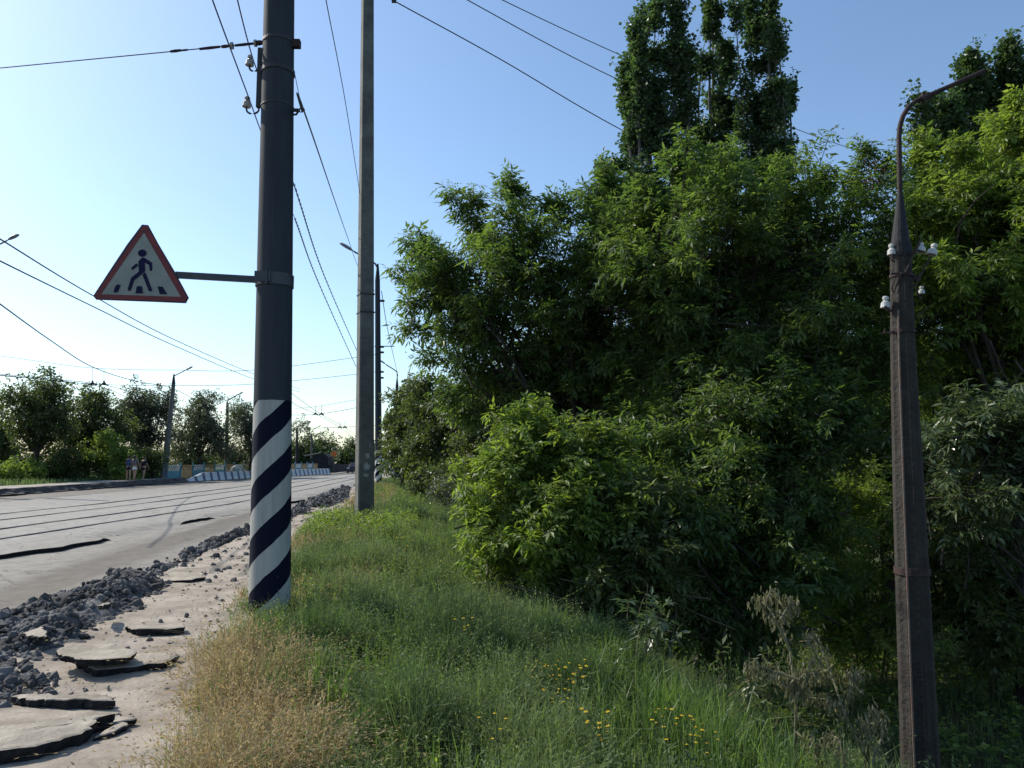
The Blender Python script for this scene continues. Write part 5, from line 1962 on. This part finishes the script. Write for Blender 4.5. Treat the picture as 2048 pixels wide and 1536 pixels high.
wilted('tall pale wilted plant with drooping leaves left of the weathered pole', 4.15,
       [[(1745, 1540), (1690, 1430), (1660, 1340), (1640, 1290), (1625, 1270), (1618, 1268), (1616, 1290)], [(1590, 1540), (1592, 1400), (1580, 1300), (1560, 1240), (1548, 1190), (1540, 1182), (1536, 1195)],
        [(1592, 1400), (1600, 1360), (1640, 1300)], [(1580, 1300), (1548, 1232), (1530, 1205), (1520, 1198), (1516, 1215)], [(1560, 1240), (1575, 1215), (1585, 1202), (1588, 1215)],
        [(1660, 1340), (1640, 1345), (1610, 1350), (1592, 1400)], [(1690, 1430), (1660, 1400), (1620, 1395)], [(1600, 1360), (1540, 1340), (1510, 1328), (1502, 1340)],
        [(1690, 1430), (1700, 1380), (1712, 1340), (1708, 1352)], [(1592, 1400), (1580, 1360), (1566, 1345), (1560, 1360)]], (1670, 1600))
wilted('lower wilted plant close beside the foot of the weathered pole', 4.1,
       [[(1740, 1540), (1765, 1470), (1762, 1430), (1748, 1415), (1738, 1440)], [(1690, 1540), (1680, 1480), (1665, 1470), (1655, 1490)], [(1740, 1540), (1735, 1480), (1725, 1440)], [(1640, 1540), (1625, 1470), (1620, 1500)]], (1730, 1600))


def sapling(label, px, py_base, D, nodes, leafL, mtn, height):
    b0 = P(px, py_base, D)
    b0[2] = float(H(b0[0], D))
    o = thing('sapling', label, 'plant', b0, 'young saplings at the crest of the slope')
    ml, ms = MB(), MB()
    n_ = nodes
    S = b0 + np.stack([RNG.normal(0, .10, n_), RNG.normal(0, .10, n_), RNG.uniform(.2, .8, n_) * height], -1)
    Dv = nrmz(np.array((0, 0, .8)) + RNG.normal(0, .5, (n_, 3)))
    shoots(ml, ms, S, Dv, np.full(n_, .16), 'pinnate', leafL, .4, 3, droop=.2)
    ms.tube([b0, b0 + np.array((.02, 0, height * .5)), b0 + np.array((.04, 0, height))], [.008, .006, .003], 6)
    ml.build('leaves', M[mtn], o)
    ms.build('stem', M['twig'], o)


sapling('young maple sapling with pale upturned leaves at the crest', 1288, 1370, 6.0, 12, .07, 'pale_leaf', .85)
sapling('small dark sapling left of the wilted plant', 1490, 1440, 4.9, 13, .045, 'linden_leaf', .62)
# bunch of dry winged seeds hanging on the tree beside the weathered pole
c = P(1742, 362, 12.3)
mb = MB()
n_ = 120
pos = c + RNG.normal(0, 1, (n_, 3)) * np.array((.10, .1, .16))
mb.leaves(pos, nrmz(np.array((0, 0, -1.0)) + RNG.normal(0, .3, (n_, 3))), nrmz(RNG.normal(size=(n_, 3))), .07, .022)
tag(mb.build('seed_bunch', M['seed']), 'brown mass of dry hanging seeds beside the weathered pole', 'seeds', kind='stuff')

# ------------------------------------------------------------------ far side: barrier, fence, people
def line_pt(t, a, b):
    return np.array(a) + (np.array(b) - np.array(a)) * t


ba, bb = np.array((-25.2, 60.4)), np.array((-22.4, 96.0))
dirb = (bb - ba) / np.linalg.norm(bb - ba)
rz = math.atan2(dirb[1], dirb[0])


def block(hl, hr, L_=1.28):
    """concrete barrier block with a sloped foot, length along x; hl/hr heights of its two ends"""
    mb = MB()
    mb2 = MB()
    for m_, xa, xb in ((mb, 0, L_ * .68), (mb2, L_ * .68, L_ - .01)):
        vs = []
        for x in (xa, xb):
            h_ = hl + (hr - hl) * x / L_
            vs += [(x, -.28, 0), (x, -.20, h_ * .45), (x, -.12, h_), (x, .12, h_), (x, .28, 0)]
        f = [(i, i + 1, i + 6, i + 5) for i in range(4)] + [(0, 1, 2, 3), (0, 3, 4, 4), (5, 6, 7, 8), (5, 8, 9, 9)]
        m_.add(vs, f)
    return mb, mb2


def put_block(hl, hr):
    o = thing('barrier_block', 'x', 'barrier', (0, 0, 0), 'white and dark painted barrier blocks')
    a, b = block(hl, hr)
    a.build('white_section', M['white_paint'], o)
    b.build('dark_section', M['dark_band'], o)
    return o


std = None
for i in range(27):
    p_ = ba + dirb * 1.3 * i
    if i < 2:
        o = put_block(.12 + .27 * i, .12 + .27 * (i + 1))
        o['label'] = ('low tapered end block where the painted barrier starts', 'second rising block of the painted barrier')[i]
    else:
        if std is None:
            std = put_block(.66, .66)
            o = std
        else:
            o = copy_tree(std)
        o['label'] = 'full height block of the white and dark painted barrier on the far side'
    o.location = (p_[0], p_[1], .02)
    o.rotation_euler = (0, 0, rz)

# coloured fence behind it
fa, fb = np.array((-27.0, 61.0)), np.array((-24.3, 97.0))
dirf = (fb - fa) / np.linalg.norm(fb - fa)
rzf = math.atan2(dirf[1], dirf[0])


def fence_panel(col):
    o = thing('fence_panel', 'x', 'fence', (0, 0, 0), 'painted panels of the bridge fence')
    L_ = 2.0
    mb = MB()
    mb.box((L_ / 2, 0, .36), (L_ - .1, .05, .62))
    mb.build('panel', M[col], o)
    mb = MB()
    mb.box((L_ / 2, 0, 1.10), (L_ - .06, .06, .06))
    mb.build('top_rail', M['white_paint'] if col == 'teal_paint' else M['ochre_paint'], o)
    mb = MB()
    for k in range(6):
        x = .25 + k * .28
        mb.add([(x, -.02, .68), (x + .08, -.02, .68), (x + .30, -.02, 1.07), (x + .22, -.02, 1.07), (x, .02, .68), (x + .08, .02, .68), (x + .30, .02, 1.07), (x + .22, .02, 1.07)],
               [(0, 1, 2, 3), (7, 6, 5, 4), (0, 4, 5, 1), (1, 5, 6, 2), (2, 6, 7, 3), (3, 7, 4, 0)])
    mb.build('slats', M['white_paint'] if col == 'teal_paint' else M['ochre_paint'], o)
    mb = MB()
    mb.box((0, 0, .62), (.12, .12, 1.24))
    mb.lathe((0, 0, 1.24), (0, 0, 1.34), [(0, .06), (.4, .07), (.8, .05), (1, .0)], 10)
    mb.build('post', M['teal_paint'], o)
    return o


pr_ = {}
for i in range(18):
    col = 'teal_paint' if i % 2 == 0 else 'ochre_paint'
    if i == 0:
        pass
    if col not in pr_:
        pr_[col] = fence_panel(col)
        o = pr_[col]
    else:
        o = copy_tree(pr_[col])
    p_ = fa + dirf * 2.02 * i
    o.location = (p_[0], p_[1], .15)
    o.rotation_euler = (0, 0, rzf)
    o['label'] = 'teal painted fence panel with slanting slats behind the barrier' if i % 2 == 0 else 'ochre painted fence panel with slanting slats behind the barrier'
    o['group'] = 'teal panels of the bridge fence' if i % 2 == 0 else 'ochre panels of the bridge fence'
# stone pillar at the start of the fence
pl = P(315, 948, 59)
o = thing('gate_pillar', 'pale weathered pillar beside the three walkers at the fence start', 'pillar', (pl[0], 59, .2))
mb = MB()
mb.box((pl[0], 59, .35), (1.0, .5, .45), mi=0)
mb.build('plinth', M['concrete'], o)
mb = MB()
mb.box((pl[0] - .2, 59, 1.0), (.36, .36, .9))
mb.box((pl[0] - .2, 59, 1.5), (.44, .44, .1))
mb.build('column', M['pale_bark'], o)
mb = MB()
mb.box((pl[0] + .35, 59, .95), (.22, .3, .9))
mb.build('side_column', M['concrete'], o)
hr = thing('handrail', 'thin sloping handrail beside the pale pillar', 'handrail', P(305, 960, 58))
mb = MB()
mb.tube([P(296, 951, 58), P(309, 941, 58)], .04, 6)
mb.build('rail', M['white_paint'], hr)
mb = MB()
mb.tube([P(304, 946, 58), P(304, 968, 58)], .05, 6)
mb.build('post', M['bitumen'], hr)
# white arched thing by the barrier
ar = P(472, 940, 71)
o = thing('concrete_ring', 'round pale concrete ring end standing behind the painted barrier', 'ring', ar)
mb = MB()
th = np.linspace(0, math.pi, 14)
mb.tube(np.stack([ar[0] + .42 * np.cos(th), ar[1] + 0 * th, ar[2] - .1 + .42 * np.sin(th)], -1), .09, 8)
mb.build('rim', M['white_paint'], o, smooth=True)

# shelter, wall and car beyond the bridge
sh_ = P(640, 948, 118)
o = thing('roadside_shelter', 'dark shelter with a slanting pale roof edge beyond the bridge', 'shelter', (sh_[0], 118, 0))
mb = MB()
mb.add([(sh_[0] - 3, 118, 0), (sh_[0] + 1.2, 118, 0), (sh_[0] + 1.2, 118, 2.2), (sh_[0] + .6, 118, 2.7), (sh_[0] - 1.0, 118, 2.4), (sh_[0] - 3, 118, .4),
        (sh_[0] - 3, 121, 0), (sh_[0] + 1.2, 121, 0), (sh_[0] + 1.2, 121, 2.2), (sh_[0] + .6, 121, 2.7), (sh_[0] - 1.0, 121, 2.4), (sh_[0] - 3, 121, .4)],
       [(0, 1, 2, 5), (5, 2, 3, 4), (6, 11, 8, 7), (11, 10, 9, 8), (1, 7, 8, 2), (2, 8, 9, 3), (4, 10, 11, 5), (0, 5, 11, 6)])
mb.build('wall', M['bitumen'], o)
mb = MB()
mb.tube([(sh_[0] - 2.4, 117.8, 2.35), (sh_[0] - .2, 117.8, 2.75), (sh_[0] + .2, 117.8, 2.95)], .12, 5)
mb.build('roof_edge', M['concrete'], o)
mb = MB()
a_, b_ = P(640, 950, 118), P(765, 950, 118)
mb.box(((a_[0] + b_[0]) / 2, 119, .5), (abs(b_[0] - a_[0]), .4, 1.2))
M['grey_wall'] = mat('grey_wall', (.09, .085, .085), .9, .2, 2, color2=(.06, .055, .055))
tag(mb.build('low_wall', M['grey_wall']), 'low dark wall at the end of the road beyond the bridge', 'wall')
M['orange'] = mat('orange', (.55, .12, .03), .5, .4)
o_ = P(668, 908, 115)
o = thing('orange_road_sign', 'small orange round sign on a post in front of the distant trees', 'sign', (o_[0], 115, 0))
mb = MB()
mb.lathe(o_ - np.array((0, .03, 0)), o_ + np.array((0, .03, 0)), [(0, 0), (0, .42), (1, .42), (1, 0)], 14)
mb.build('disc', M['orange'], o)
mb = MB()
mb.tube([(o_[0], 115.1, 0), (o_[0], 115.1, o_[2] + .3)], .05, 6)
mb.build('post', M['steel'], o)


def car():
    o_ = P(712, 946, 104)
    r = thing('parked_car', 'dark car far down the road, half hidden by the square pole', 'car', (o_[0], 104, .05))
    x0, y0 = o_[0], 104
    prof_ = [(-.85, .25), (-.85, .75), (-.78, .95), (-.62, 1.42), (.62, 1.42), (.78, .95), (.85, .75), (.85, .25)]
    ring_ = []
    ls = [(-2.1, .55), (-1.9, .62), (-1.2, .66), (-.7, 1), (.9, 1), (1.5, .68), (2.1, .6)]
    vs, k = [], len(prof_)
    for yv, hs in ls:
        for x, z in prof_:
            zz = z if z < .8 else .8 + (z - .8) * (1 if hs == 1 else .12)
            vs.append((x0 + x * (.96 if abs(yv) > 2 else 1), y0 + yv, zz))
    f = [(i * k + j, i * k + j + 1, (i + 1) * k + j + 1, (i + 1) * k + j) for i in range(len(ls) - 1) for j in range(k - 1)]
    f += [(0, 1, 2, 5), (2, 3, 4, 5), (0, 5, 6, 7)]
    mb = MB()
    mb.add(vs, f)
    mb.build('body', M['car_paint'], r)
    mb = MB()
    mb.add([(x0 - .6, y0 - .95, .98), (x0 + .6, y0 - .95, .98), (x0 + .54, y0 - .72, 1.38), (x0 - .54, y0 - .72, 1.38)], [(0, 1, 2, 3)])
    mb.build('windscreen', M['lens'], r)
    for sx_ in (-.78, .78):
        for sy_ in (-1.35, 1.35):
            mb = MB()
            mb.lathe((x0 + sx_ - .1, y0 + sy_, .33), (x0 + sx_ + .1, y0 + sy_, .33), [(0, 0), (0, .32), (1, .32), (1, 0)], 14)
            mb.build('wheel', M['cable'], r)
    for sx_ in (-.6, .6):
        mb = MB()
        mb.box((x0 + sx_, y0 - 2.1, .68), (.3, .06, .14))
        mb.build('headlight', M['lens'], r)


M['car_paint'] = mat('car_paint', (.03, .03, .04), .3, .5)
car()

# bluish railing and blue end post right of the far striped pole
rl = thing('bridge_railing', 'pale blue picket railing right of the far striped pole', 'railing', P(775, 948, 76))
ra, rb = P(762, 950, 80), P(788, 948, 72)
for t_ in np.linspace(0, 1, 9):
    p_ = ra + (rb - ra) * t_
    mb = MB()
    mb.tube([(p_[0], p_[1], .3), (p_[0], p_[1], 1.7 + .2 * t_)], .035, 5)
    mb.build('picket', M['rail_blue'] if 'rail_blue' in M else M.setdefault('rail_blue', mat('rail_blue', (.22, .34, .38), .6, .4)), rl)
mb = MB()
mb.tube([(ra[0], ra[1], 1.7), (rb[0], rb[1], 1.9)], .05, 6)
mb.build('top_rail', M['rail_blue'], rl)
pb = P(794, 948, 70)
o = thing('blue_post', 'dark blue post block at the end of the right railing', 'post', (pb[0], 70, 0))
mb = MB()
mb.box((pb[0] - .12, 70, .75), (.28, .3, 1.5))
mb.box((pb[0] + .2, 70, .75), (.28, .3, 1.45))
mb.build('block', M['blue_paint'], o)
mb = MB()
mb.box((pb[0] + .04, 69.95, 1.53), (.7, .45, .07))
mb.build('cap', M['blue_paint'], o)

# grey building behind the trees
bd = P(1060, 860, 62)
M['grey_render'] = mat('grey_render', (.30, .30, .33), .9, .2, 1, color2=(.24, .24, .27))
o = thing('grey_building', 'pale grey building glimpsed behind the trees above the sunlit bush', 'building', (bd[0], 62, -2))
mb = MB()
mb.box((bd[0], 64, 1.2), (6.5, 5, 7.2))
mb.build('wall', M['grey_render'], o)
mb = MB()
mb.box((bd[0], 64, 4.95), (7.1, 5.6, .3))
mb.build('roof', M['bitumen'], o)
for wx in (-2.1, 0, 2.1):
    mb = MB()
    mb.box((bd[0] + wx, 61.49, 2.2), (1.1, .06, 1.4))
    mb.build('window', M['lens'], o)

# people on the far pavement
M['skin'] = mat('skin', (.36, .21, .15), .6, .3)
M['hair'] = mat('hair', (.025, .018, .015), .6, .3)
M['dark_cloth'] = mat('dark_cloth', (.02, .02, .03), .9, .2)
M['blue_cloth'] = mat('blue_cloth', (.05, .08, .16), .9, .2)
M['grey_cloth'] = mat('grey_cloth', (.14, .12, .15), .9, .2)
M['white_cloth'] = mat('white_cloth', (.7, .7, .7), .9, .2)


def skinned(name, chains, mt, parent, sub=1):
    """one continuous surface grown on a skeleton: chains of (x, y, z, radius); shared coordinates join"""
    vs, es, idx, rad = [], [], {}, []
    for ch in chains:
        prev = None
        for x, y, z, r in ch:
            k = (round(x, 3), round(y, 3), round(z, 3))
            if k not in idx:
                idx[k] = len(vs)
                vs.append((x, y, z))
                rad.append(r)
            if prev is not None and prev != idx[k]:
                es.append((prev, idx[k]))
            prev = idx[k]
    me = bpy.data.meshes.new(name)
    me.from_pydata(vs, es, [])
    o = bpy.data.objects.new(name, me)
    COL.objects.link(o)
    md = o.modifiers.new('skin', 'SKIN')
    md.use_smooth_shade = True
    for i, sv in enumerate(me.skin_vertices[0].data):
        q = rad[i] if isinstance(rad[i], tuple) else (rad[i], rad[i])
        sv.radius = q
        sv.use_root = (i == 0)
    sb = o.modifiers.new('sub', 'SUBSURF')
    sb.levels = sb.render_levels = sub
    me.materials.append(mt)
    o.parent = parent
    return o


def person(label, px, D, h, stride, top, bottom, hair_long, arm='down', facing=0.0, skirt=False, bag=None):
    x0 = (px - 1024) / F * D
    o = thing('person', label, 'person', (x0, D, .30), 'three people walking on the far pavement')
    o.rotation_euler = (0, 0, facing)
    s_ = h / 1.7
    hip, kn = .90, .48
    body = [[(0, 0, .95, .13), (0, 0, 1.12, .115), (0, 0, 1.30, .14), (0, 0, 1.42, .12), (0, 0, 1.48, .055), (0, -.01, 1.54, .06), (0, -.02, 1.60, .095), (0, -.01, 1.67, .08)]]
    for sd_, st in ((-1, stride), (1, -stride)):
        body.append([(0, 0, .95, .13), (sd_ * .09, 0, .88, .088), (sd_ * .10, st * .22 - .02, kn, .058), (sd_ * .10, st * .38 + .02, .10, .036), (sd_ * .10, st * .38 - .06, .035, .032), (sd_ * .10, st * .38 - .15, .025, .026)])
        if arm == 'down' or sd_ < 0:
            el = (sd_ * .24, -st * .1 + .03, 1.13, .038)
            ha = (sd_ * .25, -st * .25 - .06, .90, .028)
        else:
            el = (sd_ * .26, -.05, 1.18, .038)
            ha = (sd_ * .14, -.26, 1.22, .028)
        fg = tuple(np.array(ha[:3]) + (np.array(ha[:3]) - np.array(el[:3])) * .35)
        body.append([(0, 0, 1.42, .12), (sd_ * .17, 0, 1.39, .052), el, ha, (*fg, .03)])
        # fingers and thumb
        for k in range(4):
            f0 = np.array(fg) + np.array((0, (k - 1.5) * .018, 0))
            body.append([(*fg, .03), (*(f0 + np.array((0, 0, -.04))), .009), (*(f0 + np.array((-sd_ * .015, 0, -.075 - .008 * (k in (1, 2))))), .007)])
        body.append([(*fg, .03), (*(np.array(fg) + np.array((-sd_ * .03, -.03, -.02))), .009)])
    bd_ = skinned('body', body, M['skin'], o)
    bd_.scale = (s_,) * 3
    # eyes, nose and mouth line are part of the continuous head; hair over it
    hr_ = [[(0, .02, 1.70, .09), (0, .055, 1.62, .095), (0, .07, 1.52, .075)]]
    if hair_long:
        hr_[0] += [(0, .09, 1.40, .06), (0, .09, 1.30, .035)]
    hh_ = skinned('hair', hr_, M['hair'], o)
    hh_.scale = (s_,) * 3
    sh = [[(0, 0, .98, .145), (0, 0, 1.12, .135), (0, 0, 1.30, .158), (0, 0, 1.42, .135)]]
    for sd_ in (-1, 1):
        sh.append([(0, 0, 1.42, .135), (sd_ * .17, 0, 1.39, .068), (sd_ * .215, .01, 1.24, .058)])
    t_ = skinned('shirt', sh, M[top], o)
    t_.scale = (s_,) * 3
    sk = [[(0, 0, 1.0, .14), (0, 0, .93, .15)]]
    for sd_, st in ((-1, stride), (1, -stride)):
        sk.append([(0, 0, .93, .15), (sd_ * .09, 0, .86, .105), (sd_ * .10, st * .09, .70, .098)])
    b_ = skinned('shorts', sk, M[bottom], o)
    b_.scale = (s_,) * 3
    if bag:
        mb = MB()
        mb.box((0, .2, 1.2), (.30, .16, .42), taper=.85)
        g_ = mb.build('bag', M[bag])
        g_.parent = None
        g_.location = (x0, D, .30)
        g_.rotation_euler = (0, 0, facing)
        g_.name = 'backpack'
        tag(g_, 'blue grey backpack on the leftmost walker', 'backpack')
    return o


person('person in dark top and backpack, leftmost of the three walkers', 262, 52, 1.66, .8, 'dark_cloth', 'dark_cloth', False, 'bent', math.radians(205), bag='blue_cloth')
person('person with long hair, grey top and white shorts, middle walker', 274, 51.6, 1.68, .5, 'grey_cloth', 'white_cloth', True, 'bent', math.radians(180))
person('person in black top and black shorts, rightmost walker near the pillar', 292, 53, 1.58, .5, 'dark_cloth', 'dark_cloth', False, 'down', math.radians(170))

# two birds
for lb, px, py, D in (('tiny dark bird right of the poplars', 1686, 258, 60), ('tiny dark bird left of the broad maple', 812, 705, 60)):
    c = P(px, py, D)
    mb = MB()
    mb.tube([c + (-.08, 0, 0), c + (0, 0, .01), c + (.08, 0, 0)], [.008, .03, .012], 6)
    mb.add([c + (.02, .01, 0), c + (-.03, .01, 0), c + (-.06, .05, .10), c + (0, .03, .05)], [(0, 1, 2, 3)])
    mb.add([c + (.02, -.01, 0), c + (-.03, -.01, 0), c + (-.02, -.1, .10), c + (.02, -.05, .05)], [(0, 1, 2, 3)])
    tag(mb.build('bird', M['cable']), lb, 'bird', 'birds in the sky')
